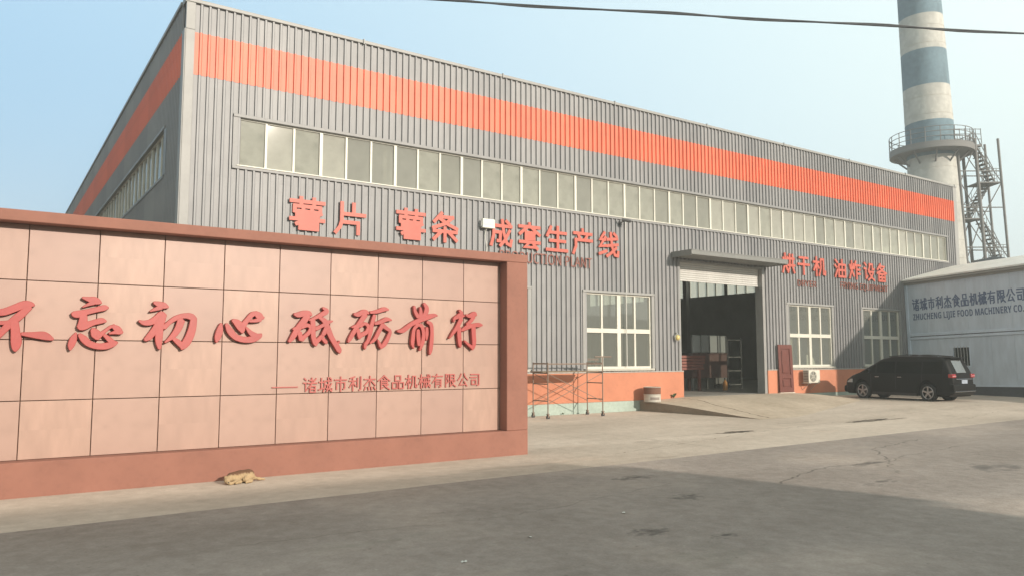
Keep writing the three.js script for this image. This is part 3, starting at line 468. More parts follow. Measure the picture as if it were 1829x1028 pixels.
// ---------- sign wall ----------
const SZ = -11.55, PZ = -11.78;
const tileMats = [0, 1, 2, 3].map((k) => mat([0.458 - 0.012 * k, 0.292 - 0.009 * k, 0.233 - 0.006 * k], 0.42, { map: k % 2 ? rep(T.paint, 3 + k) : rep(T.streak, 2.6 + k) }));
const frameMat = mat([0.3, 0.13, 0.092], 0.8, { map: rep(T.paint, 1.7), bumpMap: T.soft, bumpScale: 0.002 });
{
  const w = thing('sign_wall', 'long pink tiled sign wall with a brown-pink frame in the foreground', 'wall', [0, 0, 0]);
  mesh('frame_base', rbx(-1.45, 8.2, -0.2, 0.44, SZ - 0.5, SZ, 0.015), frameMat, w);
  mesh('frame_top', rbx(-1.45, 8.2, 3.47, 3.62, SZ - 0.5, SZ, 0.015), frameMat, w);
  mesh('frame_pier', rbx(7.74, 8.2, 0.44, 3.47, SZ - 0.5, SZ, 0.015), frameMat, w);
  mesh('frame_pier', rbx(-1.45, -0.99, 0.44, 3.47, SZ - 0.5, SZ, 0.015), frameMat, w);
  mesh('backing', bx(-0.99, 7.74, 0.44, 3.47, SZ - 0.48, PZ - 0.035), mat([0.22, 0.12, 0.08], 0.9), w);
  const xs = [-0.99]; for (let k = -1; k < 9; k++) xs.push(0.385 + k * 0.8225); xs.push(7.74);
  const ys = [0.44, 1.19, 1.975, 2.74, 3.47];
  for (let i = 0; i < xs.length - 1; i++) for (let j = 0; j < 4; j++) {
    const W = xs[i + 1] - xs[i] - 0.01, H = ys[j + 1] - ys[j] - 0.01, o = mesh('wall_tile', uvm(new RoundedBoxGeometry(W, H, 0.03, 1, 0.004)), tileMats[Math.floor(rnd() * 4)], w);
    o.position.set((xs[i] + xs[i + 1]) / 2, (ys[j] + ys[j + 1]) / 2, PZ - 0.015 + rr(-0.0015, 0.0015)); o.rotation.set(rr(-0.0015, 0.0015), rr(-0.0015, 0.0015), 0);
  }
  const sign = mat([0.41, 0.058, 0.05], 0.42, { map: rep(T.paint, 1) });
  const t = thing('slogan_lettering', 'row of eight large red brush-script characters on the pink sign wall', 'lettering', [0, 0, PZ]);
  for (const st of BRUSH) { const x0 = st[0][0][0] / 1000, y0 = st[0][0][1] / 1000, o = mesh('character', brushGeo(st, x0, y0, 0.05), sign, t); o.position.set(x0, y0, 0.014); }
  const c = thing('company_lettering', 'small red company name line below the brush-script characters on the sign wall', 'lettering', [4.08, 1.2, PZ]);
  const sm = mat([0.4, 0.085, 0.07], 0.45);
  [...'诸城市利杰食品机械有限公司'].forEach((ch, i) => { const o = mesh('character', glyph(ch, 0.225, 0.235, 0.02, 0.02), sm, c); o.position.set(i * 0.2505, 0.0055 * i * 0.6, 0.002); });
  mesh('dash', bx(-0.48, -0.08, 0.085, 0.1, 0.001, 0.02), sm, c);
}
// ---------- blue-white office block on the right ----------
{
  const t = thing('office_block', 'pale blue panel office block with a white roof and dark lettering, beside the van', 'building', [34.4, 0.1, FZ + 0.12]);
  t.rotation.order = 'YXZ'; t.rotation.y = R(-101.8); t.rotation.z = R(1.45);
  const pm = [0, 1, 2].map((k) => mat([0.55 + 0.012 * k, 0.63 + 0.01 * k, 0.72 + 0.008 * k], 0.5, { map: rep(T.streak, 4) })), tr = mat([0.6, 0.68, 0.77], 0.5, { map: T.paint });
  const L = 12.4, D = -7;
  mesh('wall_core', bx(0.1, L - 0.1, -0.3, 4.95, D + 0.1, -0.06), mat([0.5, 0.55, 0.6], 0.7), t);
  mesh('plinth', bx(0.02, L, -0.5, 0.36, D, -0.012), mat([0.1, 0.11, 0.12], 0.9, { map: T.concrete }), t);
  const edges = []; for (let u = 0.14; u < L - 0.2; u += 0.95) edges.push(u);
  const win = [2.18, 3.0, 1.18, 2.04];
  edges.forEach((u, i) => {
    const e = Math.min(u + 0.944, L - 0.14), m = pm[Math.floor(rnd() * 3)];
    mesh('wall_panel', bx(u, e, 2.68, 4.93, -0.06, 0), m, t);
    if (e > win[0] && u < win[1]) { // panels cut round the barred window
      if (u < win[0]) mesh('wall_panel', bx(u, win[0], 0.36, 2.42, -0.06, 0), m, t);
      if (e > win[1]) mesh('wall_panel', bx(win[1], e, 0.36, 2.42, -0.06, 0), m, t);
      const a = Math.max(u, win[0]), b = Math.min(e, win[1]); mesh('wall_panel', bx(a, b, 0.36, win[2], -0.06, 0), m, t); mesh('wall_panel', bx(a, b, win[3], 2.42, -0.06, 0), m, t);
    } else mesh('wall_panel', bx(u, e, 0.36, 2.42, -0.06, 0), m, t);
  });
  mesh('corner_trim', [rbx(0, 0.14, 0.36, 4.95, -0.1, 0.03, 0.008), bx(L - 0.14, L, 0.36, 4.95, -0.1, 0.03)], tr, t);
  mesh('rail', rbx(0.14, L - 0.14, 2.56, 2.68, -0.06, 0.05, 0.01), tr, t); mesh('rail', rbx(0.14, L - 0.14, 2.42, 2.53, -0.06, 0.045, 0.01), tr, t); mesh('rail_gap', bx(0.14, L - 0.14, 2.53, 2.56, -0.06, 0.008), M.dark, t);
  mesh('base_trim', rbx(0.14, L - 0.14, 0.36, 0.44, -0.06, 0.025, 0.008), tr, t);
  const w = new THREE.Group(); w.name = 'window'; t.add(w);
  mesh('frame', [bx(win[0], win[1], win[2], win[2] + 0.05, -0.05, 0.015), bx(win[0], win[1], win[3] - 0.05, win[3], -0.05, 0.015), bx(win[0], win[0] + 0.05, win[2] + 0.05, win[3] - 0.05, -0.05, 0.013), bx(win[1] - 0.05, win[1], win[2] + 0.05, win[3] - 0.05, -0.05, 0.013)], tr, w);
  mesh('pane', bx(win[0] + 0.05, win[1] - 0.05, win[2] + 0.05, win[3] - 0.05, -0.045, -0.035), mat([0.03, 0.035, 0.035], 0.08, { phys: true, ior: 1.6 }), w);
  for (let k = 1; k < 6; k++) mesh('window_bar', bar([win[0] + k * 0.137, win[2], 0.03], [win[0] + k * 0.137, win[3], 0.03], 0.012), M.steel, w);
  const eave = mat([0.34, 0.34, 0.32], 0.6);
  mesh('eave', [bx(-0.12, L + 0.15, 4.95, 5.03, -0.3, 0.22), bx(0.02, L, 4.86, 4.95, 0.0, 0.05)], eave, t);
  const s = new THREE.Shape([[0.28, 5.035], [-3.5, 5.9], [-7.3, 5.035], [-7.3, 5.1], [-3.5, 5.97], [0.28, 5.1]].map((p) => new THREE.Vector2(...p)));
  const rg = new THREE.ExtrudeGeometry(s, { depth: L + 0.4, bevelEnabled: false }); rg.rotateY(-Math.PI / 2); rg.translate(L + 0.2, 0, 0);
  { const q = rg.attributes.position; for (let i = 0; i < q.count; i++) q.setZ(i, q.getZ(i)); }
  mesh('roof', uvm(rg), mat([0.82, 0.82, 0.78], 0.5, { map: T.streak }), t);
  const ge = new THREE.ExtrudeGeometry(new THREE.Shape([[0, 4.95], [-7, 4.95], [-3.5, 5.86]].map((p) => new THREE.Vector2(...p))), { depth: 0.1, bevelEnabled: false }); ge.rotateY(-Math.PI / 2); const g2 = ge.clone(); ge.translate(0.14, 0, 0); g2.translate(L, 0, 0);
  mesh('gable', uvm(ge), pm[0], t); mesh('gable', uvm(g2), pm[1], t);
  const ink = mat([0.09, 0.13, 0.22], 0.6);
  const n = thing('painted_lettering', 'dark blue company name in two lines on the pale blue office block', 'lettering', [34.4, 0.1, FZ + 0.12]);
  n.rotation.copy(t.rotation);
  [...'诸城市利杰食品机械有限公司'].forEach((ch, i) => { const o = mesh('character', glyph(ch, 0.35, 0.53, 0.054, 0.004), ink, n); o.position.set(0.36 + i * 0.396, 3.7, 0.001); });
  const tg = words('ZHUCHENG LIJIE FOOD MACHINERY CO.,LTD.', font, 5.65, 0.2, 0.006); const o = mesh('latin_line', tg, ink, n); o.position.set(0.36, 3.28, 0.001);
}
// ---------- chimney and stair tower ----------
const HB = [62.27, -31.36], LEAN = 0.03, rv = V(0.827, 0, 0.562), nv = V(0.562, 0, -0.827);
{
  const t = thing('chimney', 'tall round chimney with faded blue and white bands behind the hall', 'chimney', [HB[0], 0, HB[1]]);
  t.quaternion.setFromAxisAngle(nv.clone().negate(), LEAN); t.position.addScaledVector(rv, 0.48);
  const rad = (y) => 2.06 - 0.0152 * y;
  const white = mat([0.53, 0.52, 0.48], 0.9, { map: rep(T.weather, 6), bumpMap: T.bump, bumpScale: 0.01 }), blue = mat([0.15, 0.23, 0.28], 0.85, { map: rep(T.weather, 5) });
  const ys = [-0.2, 17.6, 20.45, 23.35, 26.3, 29.2, 32.1, 35, 38, 41];
  for (let i = 0; i < ys.length - 1; i++) {
    const h = ys[i + 1] - ys[i], g = new THREE.CylinderGeometry(rad(ys[i + 1]), rad(ys[i]), h, 48, Math.max(2, Math.round(h)), true); g.translate(0, (ys[i] + ys[i + 1]) / 2, 0);
    const uv = g.attributes.uv; for (let k = 0; k < uv.count; k++) uv.setXY(k, uv.getX(k) * 12, (ys[i] + uv.getY(k) * h));
    mesh('painted_band', g, i % 2 ? blue : white, t);
  }
  mesh('chimney_rim', cyl(rad(41) + 0.12, rad(41) + 0.12, 0.35, 0, 40.9, 0, 40), white, t);
  for (let y = 2.1; y < 40; y += 1.45) { if (ys.some((q, i) => i % 2 && y > q && y < ys[i + 1])) continue; const g = new THREE.TorusGeometry(rad(y) + 0.004, 0.014, 4, 48); g.rotateX(Math.PI / 2); g.translate(0, y, 0); mesh('pour_joint', clean(g), mat([0.4, 0.37, 0.32], 0.95), t); }
}
const rust = mat([0.2, 0.195, 0.19], 0.8, { map: T.concrete });
{
  const t = thing('chimney_platform', 'round steel gallery with railings around the chimney', 'platform', [HB[0], 0, HB[1]]);
  t.position.addScaledVector(rv, -0.06);
  const g = new THREE.RingGeometry(1.72, 3.05, 32); g.rotateX(-Math.PI / 2); const g2 = g.clone(); g.translate(0, 18.35, 0); g2.translate(0, 17.85, 0);
  mesh('deck', [g, g2, cyl(3.05, 3.05, 0.5, 0, 17.85, 0, 32, true), cyl(1.72, 1.72, 0.5, 0, 17.85, 0, 32, true)], rust, t);
  const br = []; for (let k = 0; k < 10; k++) { const a = (k / 10) * Math.PI * 2; br.push(bar([Math.cos(a) * 1.78, 17.0, Math.sin(a) * 1.78], [Math.cos(a) * 2.95, 18.1, Math.sin(a) * 2.95], 0.07, 5)); }
  for (const b of br) mesh('bracket', b, rust, t);
  for (let k = 0; k < 18; k++) { const a = (k / 18) * Math.PI * 2; mesh('rail_post', bar([Math.cos(a) * 3, 18.3, Math.sin(a) * 3], [Math.cos(a) * 3, 19.5, Math.sin(a) * 3], 0.035, 5), rust, t); }
  for (const y of [18.72, 19.12, 19.5]) { const r = new THREE.TorusGeometry(3, 0.03, 5, 40); r.rotateX(Math.PI / 2); r.translate(0, y, 0); mesh('guard_rail', clean(r), rust, t); }
}
{
  const A = [62.85, -29.35], t = thing('stair_tower', 'steel lattice tower with zigzag stairs right of the chimney', 'stair tower', [A[0], 0, A[1]]);
  const at = (u, y, w) => [rv.x * u + nv.x * w - 0.035 * (y - 9) * rv.x, y, rv.z * u + nv.z * w - 0.035 * (y - 9) * rv.z];
  const W = 3.25, D = 1.7, lev = [0, 3.2, 6.3, 9.35, 12.5, 15.4, 18.4];
  for (const [u, w, h] of [[0, 0, 17.9], [W, 0, 18.9], [1.42, 0, 18.9], [0, D, 18.4], [W, D, 18.9], [1.42, D, 18.4]]) mesh('leg', bar(at(u, 0, w), at(u, h, w), u > 1 && u < 2 ? 0.13 : 0.1, 6), rust, t);
  for (let k = 1; k < lev.length - 1; k++) for (const w of [0, D]) { mesh('girder', bar(at(0, lev[k] + 0.9, w), at(W, lev[k] + 0.9, w), 0.05, 5), rust, t); mesh('brace', bar(at(k % 2 ? 0 : 1.42, lev[k], w), at(k % 2 ? 1.42 : W, lev[k + 1], w), 0.045, 5), rust, t); mesh('brace', bar(at(k % 2 ? W : 1.42, lev[k], w), at(k % 2 ? 1.42 : 0, lev[k + 1], w), 0.04, 5), rust, t); }
  for (let k = 0; k < lev.length - 1; k++) { // flights: each climbs between a left and a right landing
    const y0 = lev[k], y1 = lev[k + 1], right = k % 2 === 1, ua = right ? 2.75 : 0.8, ub = 1.5 + (right ? 0.0 : 1.2), n = 10, w = right ? 0.45 : 1.2, f = new THREE.Group(); f.name = 'stair_flight'; t.add(f);
    const lerp = (s) => ua + (ub - ua) * s;
    for (let i = 0; i <= n; i++) { const s = i / n, p = at(lerp(s), y0 + (y1 - y0) * s, w), g = new THREE.BoxGeometry(0.42, 0.06, 0.8); g.rotateY(-Math.atan2(rv.z, rv.x)); g.translate(...p); mesh('step', clean(g), rust, f); }
    for (const e of [-0.4, 0.4]) { mesh('stringer', bar(at(lerp(0), y0, w + e), at(lerp(1), y1, w + e), 0.06, 5), rust, f); mesh('hand_rail', bar(at(lerp(0), y0 + 1, w + e), at(lerp(1), y1 + 1, w + e), 0.03, 5), rust, f); for (let i = 0; i <= 4; i++) mesh('baluster', bar(at(lerp(i / 4), y0 + (y1 - y0) * i / 4, w + e), at(lerp(i / 4), y0 + 1 + (y1 - y0) * i / 4, w + e), 0.02, 4), rust, f); }
    const l0 = right ? 1.5 : 0, l1 = right ? W : 1.42, q = []; // landing at the foot of this flight
    if (k) { const c = at((l0 + l1) / 2, y0, D / 2), g = new THREE.BoxGeometry(l1 - l0, 0.1, D); g.rotateY(-Math.atan2(rv.z, rv.x)); g.translate(...c); mesh('landing', clean(g), rust, t); for (let i = 0; i <= 5; i++) { const u = l0 + ((l1 - l0) * i) / 5; mesh('rail_post', bar(at(u, y0, 0), at(u, y0 + 1.1, 0), 0.022, 4), rust, t); } for (const hh of [0.55, 1.1]) mesh('guard_rail', bar(at(l0, y0 + hh, 0), at(l1, y0 + hh, 0), 0.025, 4), rust, t); }
  }
  for (let i = 0; i < 7; i++) { const u = -0.6 + i * 0.42; mesh('rail_post', bar(at(u, 18.4, -0.05), at(u, 19.7, -0.05), 0.03, 4), rust, t); mesh('rail_post', bar(at(u, 18.4, D), at(u, 19.6, D), 0.03, 4), rust, t); }
  for (const w of [-0.05, D]) for (const y of [18.85, 19.25, 19.65]) mesh('guard_rail', bar(at(-0.6, y, w), at(1.95, y, w), 0.028, 4), rust, t);
  { const c = at(0.65, 18.35, D / 2), g = new THREE.BoxGeometry(2.6, 0.14, D + 0.1); g.rotateY(-Math.atan2(rv.z, rv.x)); g.translate(...c); mesh('top_landing', clean(g), rust, t); }
}
{ // low dark shed roof glimpsed behind the office block
  const t = thing('rear_shed', 'low dark shed roof glimpsed above the white roof beside the stair tower', 'shed', [57, 0, -24.5], R(20));
  mesh('shed_wall', bx(-5, 9, 0, 6.9, -4, 4), mat([0.25, 0.25, 0.26], 0.9, { map: T.concrete }), t);
  const s = new THREE.Shape([[-4.4, 6.9], [4.4, 6.9], [0, 8.05]].map((p) => new THREE.Vector2(...p))), g = new THREE.ExtrudeGeometry(s, { depth: 14.4, bevelEnabled: false }); g.rotateY(Math.PI / 2); g.translate(-5.2, 0, 0);
  mesh('shed_roof', uvm(g), mat([0.1, 0.115, 0.13], 0.8, { map: T.streak }), t);
}
// ---------- buildings across the road, behind the camera: they cast the foreground shade and show in the panes ----------
{
  const H = 6.3, z0 = 8.3, xr = 12.6, t = thing('opposite_building', 'plain two-storey building across the road behind the viewpoint', 'building', [0, 0, 0]);
  const s = new THREE.Shape([[-48, -z0], [xr, -z0], [xr + 0.146 * 14, -z0 - 14], [-48, -z0 - 14]].map((p) => new THREE.Vector2(...p))), g = new THREE.ExtrudeGeometry(s, { depth: H, bevelEnabled: false }); g.rotateX(-Math.PI / 2);
  mesh('wall', uvm(g), mat([0.34, 0.3, 0.25], 0.9, { map: T.concrete }), t);
  for (let k = 0; k < 15; k++) for (const y of [1, 4.4]) mesh('window', [bx(-45 + k * 4, -43 + k * 4, y, y + 1.6, z0 - 0.03, z0 + 0.02)], mat([0.05, 0.06, 0.06], 0.1), t);
  const u = thing('opposite_shed', 'low grey shed across the road mirrored in the hall windows', 'shed', [0, 0, 0]);
  mesh('wall', bx(29, 64, -0.1, 4.2, 14.6, 24), mat([0.26, 0.26, 0.24], 0.9, { map: T.concrete }), u);
  const r = new THREE.Shape([[14.2, 4.2], [24.4, 4.2], [19.3, 5.6]].map((p) => new THREE.Vector2(...p))), rg = new THREE.ExtrudeGeometry(r, { depth: 36, bevelEnabled: false }); rg.rotateY(-Math.PI / 2); rg.translate(64.5, 0, 0); mesh('roof', uvm(rg), mat([0.16, 0.17, 0.18], 0.8, { map: T.streak }), u);
}
{ // hall next door, left of the picture: it keeps the sky off the gable side
  const t = thing('neighbour_hall', 'grey neighbouring hall facing the shaded gable, outside the picture on the left', 'building', [0, 0, 0]);
  mesh('wall', bx(-26, -5.5, -0.1, 10.5, -58, -19), mat([0.2, 0.2, 0.2], 0.8, { map: T.streak }), t);
  mesh('roof', bx(-26.3, -5.2, 10.5, 10.8, -58.3, -18.7), mat([0.2, 0.22, 0.24], 0.7, { map: T.streak }), t);
}
// ---------- overhead cable ----------
{
  const a = V(-6.48, 6.14, -13.75), b = V(44.0, 6.25, 13.05), pts = [], p2 = [];
  for (let i = 0; i <= 60; i++) { const s = i / 60, p = a.clone().lerp(b, s); p.y -= 4 * 0.32 * s * (1 - s) - 0.14; pts.push([p.x, p.y, p.z]); p2.push([p.x + 0.012 * Math.cos(i * 2.1), p.y + 0.022 * Math.sin(i * 2.1), p.z]); }
  const t = thing('overhead_cable', 'dark twisted power cable crossing the sky above the roof', 'cable'); mesh('conductor', tube(pts, 0.013, 160, 6), mat([0.05, 0.055, 0.06], 0.7), t); mesh('conductor', tube(p2, 0.011, 240, 5), mat([0.06, 0.065, 0.07], 0.7), t);
  for (const [p, l] of [[a, 'grey concrete utility pole left of the sign wall, outside the picture'], [b, 'grey concrete utility pole right of the viewpoint, outside the picture']]) { const q = thing('utility_pole', l, 'pole', [p.x, 0, p.z], 0, 'utility poles'); mesh('pole', cyl(0.17, 0.12, 7.2, 0, -0.2, 0, 16), mat([0.4, 0.38, 0.35], 0.9, { map: T.concrete }), q); mesh('crossarm', bx(-0.5, 0.5, 6.1, 6.2, -0.06, 0.06), M.steel, q); }
}
// ---------- van ----------
{
  const paint = mat([0.008, 0.008, 0.008], 0.5, { phys: true, specularIntensity: 0.35 }), glass = mat([0.008, 0.009, 0.009], 0.12, { phys: true, ior: 1.3 }), rub = mat([0.015, 0.015, 0.015], 0.85), chrome = mat([0.7, 0.7, 0.72], 0.18, { metalness: 1 }), trim = mat([0.02, 0.02, 0.02], 0.6), lamp = mat([0.3, 0.02, 0.025], 0.15, { phys: true, clearcoat: 1 }), film = mat([0.75, 0.78, 0.76], 0.12, { metalness: 0.9 }), alloy = mat([0.4, 0.4, 0.41], 0.35, { metalness: 0.8 });
  const fx = 0.03, turn = Math.atan2(1, fx), rl = V(27.66, 0.17, -14.41), wb = 2.78, tr = 0.77;
  const c = V(rl.x + fx * wb / 2 + tr, 0.172, rl.z - wb / 2);
  const t = thing('van', 'black people carrier parked nose-in to the hall beside the blue office block', 'van', [c.x, c.y, c.z], turn); t.scale.set(0.9, 1, 0.84); t.position.set(rl.x + fx * wb * 0.45 + tr * 0.84, 0.172, rl.z - wb * 0.45);
  const li = (pts, x) => { for (let i = 0; i < pts.length - 1; i++) if (x <= pts[i + 1][0]) { let s = (x - pts[i][0]) / (pts[i + 1][0] - pts[i][0]); s = Math.max(0, Math.min(1, s)); return pts[i][1] + (pts[i + 1][1] - pts[i][1]) * s; } return pts[pts.length - 1][1]; };
  const topP = [[-2.36, 0.62], [-2.345, 0.92], [-2.3, 1.02], [-2.08, 1.46], [-2.02, 1.545], [-1.9, 1.585], [-1.2, 1.615], [-0.4, 1.625], [0.2, 1.6], [0.62, 1.51], [1.5, 1.02], [1.9, 0.9], [2.18, 0.76], [2.3, 0.6], [2.33, 0.46]];
  const widP = [[-2.36, 0.76], [-2.25, 0.86], [-1.8, 0.9], [1.3, 0.9], [1.9, 0.86], [2.2, 0.74], [2.33, 0.6]];
  const top = (x) => li(topP, x), bot = (x) => { let b = x > 2.1 ? 0.2 + (x - 2.1) * 0.4 : x < -2.2 ? 0.24 + (-2.2 - x) * 0.5 : 0.2; for (const a of [-wb / 2, wb / 2]) { const d = Math.abs(x - a); if (d < 0.39) b = Math.max(b, 0.33 + Math.sqrt(0.39 * 0.39 - d * d)); } return b; };
  const wid = (x, y) => li(widP, x) * (y < 0.5 ? 0.955 + 0.09 * y : y < 0.95 ? 1 : 1 - 0.2 * Math.pow((y - 0.95) / 0.66, 1.2));
  const tk = [0, 0.08, 0.22, 0.4, 0.56, 0.7, 0.8, 0.88, 0.94, 0.98, 1, 1], wf = [1, 1, 1, 1, 1, 1, 1, 0.985, 0.95, 0.88, 0.74, 0];
  const xs = []; for (let x = -2.36; x < 2.331; x += 0.03) xs.push(x);
  const pos = [], idx = [], n = tk.length, ring = 2 * n;
  xs.forEach((x) => { const b = bot(x), h = Math.max(top(x), b + 0.04), row = tk.map((q, i) => { const y = b + (h - b) * q; return [x, y, wid(x, y) * wf[i]]; }); for (const p of row) pos.push(p[0], p[1], -p[2]); for (const p of row.slice().reverse()) pos.push(p[0], p[1], p[2]); });
  for (let i = 0; i < xs.length - 1; i++) for (let k = 0; k < ring; k++) { const a = i * ring + k, b = i * ring + ((k + 1) % ring), e = a + ring, f = b + ring; idx.push(a, b, e, b, f, e); }
  for (const [o, w] of [[0, 1], [(xs.length - 1) * ring, 0]]) for (let k = 0; k < n - 1; k++) { const a = o + k, b = o + k + 1, e = o + ring - 1 - k, f = o + ring - 2 - k; if (w) idx.push(a, e, b, b, e, f); else idx.push(a, b, e, b, f, e); }
  const g = new THREE.BufferGeometry(); g.setAttribute('position', new THREE.Float32BufferAttribute(pos, 3)); g.setIndex(idx); g.computeVertexNormals(); mesh('body', uvm(g), paint, t);
  const patch = (x0, x1, yb, yt, side, off = 0.008, nx = 14, ny = 5) => { const a = [], id = []; for (let i = 0; i <= nx; i++) for (let j = 0; j <= ny; j++) { const x = x0 + ((x1 - x0) * i) / nx, lo = typeof yb === 'function' ? yb(x) : yb, hi = Math.min(typeof yt === 'function' ? yt(x) : yt, top(x) - 0.12), y = lo + ((hi - lo) * j) / ny; a.push(x, y, side * (wid(x, y) + off)); if (i < nx && j < ny) { const q = i * (ny + 1) + j; id.push(q, q + ny + 1, q + 1, q + 1, q + ny + 1, q + ny + 2); } } const m = new THREE.BufferGeometry(); m.setAttribute('position', new THREE.Float32BufferAttribute(a, 3)); m.setIndex(id); m.computeVertexNormals(); return uvm(m); };
  for (const s of [-1, 1]) {
    for (const [a, b] of [[-1.98, -1.22], [-1.16, -0.12], [-0.06, 0.72]]) mesh('side_window', patch(a, b, 1.0, 1.42, s), glass, t);
    mesh('side_window', patch(0.78, 1.28, 1.0, (x) => 1.42 - (x - 0.72) * 0.55, s), glass, t);
    for (const [a, b] of [[-1.19, -1.17], [-0.1, -0.08], [0.98, 1.0]]) mesh('door_seam', patch(a, b, 0.42, 0.96, s, 0.003, 1, 5), trim, t);
    mesh('sill', patch(-0.95, 0.95, 0.21, 0.3, s, 0.014, 6, 2), trim, t);
    for (const x of [-0.35, 0.62]) mesh('door_handle', rbx(x, x + 0.18, 0.84, 0.87, s > 0 ? 0.9 : -0.925, s > 0 ? 0.925 : -0.9, 0.01), chrome, t);
    mesh('mirror', rbx(0.98, 1.12, 1.0, 1.14, s > 0 ? 0.92 : -1.08, s > 0 ? 1.08 : -0.92, 0.04), paint, t);
    mesh('head_lamp', patch(1.85, 2.16, 0.62, (x) => 0.76 - (x - 1.85) * 0.12, s, 0.008, 6, 3), mat([0.4, 0.42, 0.44], 0.1, { phys: true, clearcoat: 1 }), t);
    const tl = new THREE.Group(); tl.name = 'tail_lamp'; t.add(tl); mesh('lens', rbx(-2.375, -2.2, 0.86, 1.0, s > 0 ? 0.58 : -0.885, s > 0 ? 0.885 : -0.58, 0.03), lamp, tl); mesh('lens_bar', rbx(-2.385, -2.22, 0.91, 0.935, s > 0 ? 0.6 : -0.87, s > 0 ? 0.87 : -0.6, 0.01), mat([0.5, 0.3, 0.3], 0.2), tl);
    mesh('roof_rail', tube([[-1.7, 1.6, s * 0.6], [-0.6, 1.66, s * 0.62], [0.3, 1.6, s * 0.6]], 0.018, 16, 5), trim, t);
    for (const x of [-wb / 2, wb / 2]) {
      const w = new THREE.Group(); w.name = 'wheel'; w.position.set(x, 0.325, s * tr); if (s > 0) w.rotation.y = Math.PI; t.add(w);
      const ty = new THREE.LatheGeometry([[0.2, 0.11], [0.29, 0.115], [0.325, 0.09], [0.33, 0], [0.325, -0.09], [0.29, -0.115], [0.2, -0.11]].map((p) => new THREE.Vector2(...p)), 40); ty.rotateX(Math.PI / 2); mesh('tyre', clean(ty), rub, w);
      const rim = new THREE.LatheGeometry([[0, -0.05], [0.05, -0.06], [0.06, -0.04], [0.19, -0.03], [0.2, -0.1], [0.225, -0.116], [0.225, -0.1], [0.205, 0.1]].map((p) => new THREE.Vector2(...p)), 40); rim.rotateX(-Math.PI / 2); rim.scale(1, 1, 1); mesh('rim', clean(rim), mat([0.12, 0.12, 0.12], 0.5, { metalness: 0.6 }), w);
      const sp = []; for (let k = 0; k < 5; k++) { const q = new THREE.BoxGeometry(0.055, 0.19, 0.03); q.translate(0, 0.115, -0.098); q.rotateZ((k / 5) * Math.PI * 2); sp.push(clean(q)); } const ringG = new THREE.TorusGeometry(0.212, 0.016, 6, 40); ringG.translate(0, 0, -0.108); sp.push(clean(ringG)); const hub = new THREE.CylinderGeometry(0.045, 0.05, 0.03, 16); hub.rotateX(Math.PI / 2); hub.translate(0, 0, -0.105); sp.push(clean(hub)); for (const q of sp) q.deleteAttribute('uv');
      mesh('spokes', sp, alloy, w);
    }
  }
  { const q = new THREE.PlaneGeometry(1.44, 0.48, 8, 2), pa = q.attributes.position; for (let i = 0; i < pa.count; i++) pa.setZ(i, -0.06 * Math.pow(pa.getX(i) / 0.64, 2)); q.computeVertexNormals(); q.rotateY(-Math.PI / 2); const m = mesh('rear_window', uvm(q), film, t); m.position.set(-2.205, 1.255, 0); m.rotation.z = -Math.atan2(0.22, 0.44); }
  { const q = rbx(0.62, 1.5, -0.012, 0.012, -0.62, 0.62, 0.01); const m = mesh('windscreen', q, glass, t); m.position.set(0.02, 1.555, 0); m.rotation.z = -Math.atan2(0.49, 0.88); m.position.set(-0.16, 1.83, 0); }
  mesh('spoiler', rbx(-2.2, -1.88, 1.54, 1.575, -0.62, 0.62, 0.015), paint, t);
  mesh('rear_bumper', rbx(-2.42, -2.18, 0.36, 0.64, -0.86, 0.86, 0.06), paint, t);
  mesh('bumper_strip', rbx(-2.435, -2.4, 0.37, 0.41, -0.78, 0.78, 0.012), chrome, t);
  mesh('chrome_strip', rbx(-2.395, -2.34, 0.8, 0.835, -0.6, 0.6, 0.01), chrome, t);
  mesh('number_plate', rbx(-2.4, -2.37, 0.66, 0.79, -0.22, 0.22, 0.006), mat([0.3, 0.34, 0.4], 0.4), t);
  mesh('front_bumper', rbx(2.1, 2.38, 0.24, 0.5, -0.72, 0.72, 0.08), paint, t);
  mesh('underbody', bx(-2.1, 2.0, 0.22, 0.4, -0.62, 0.62), trim, t);
}
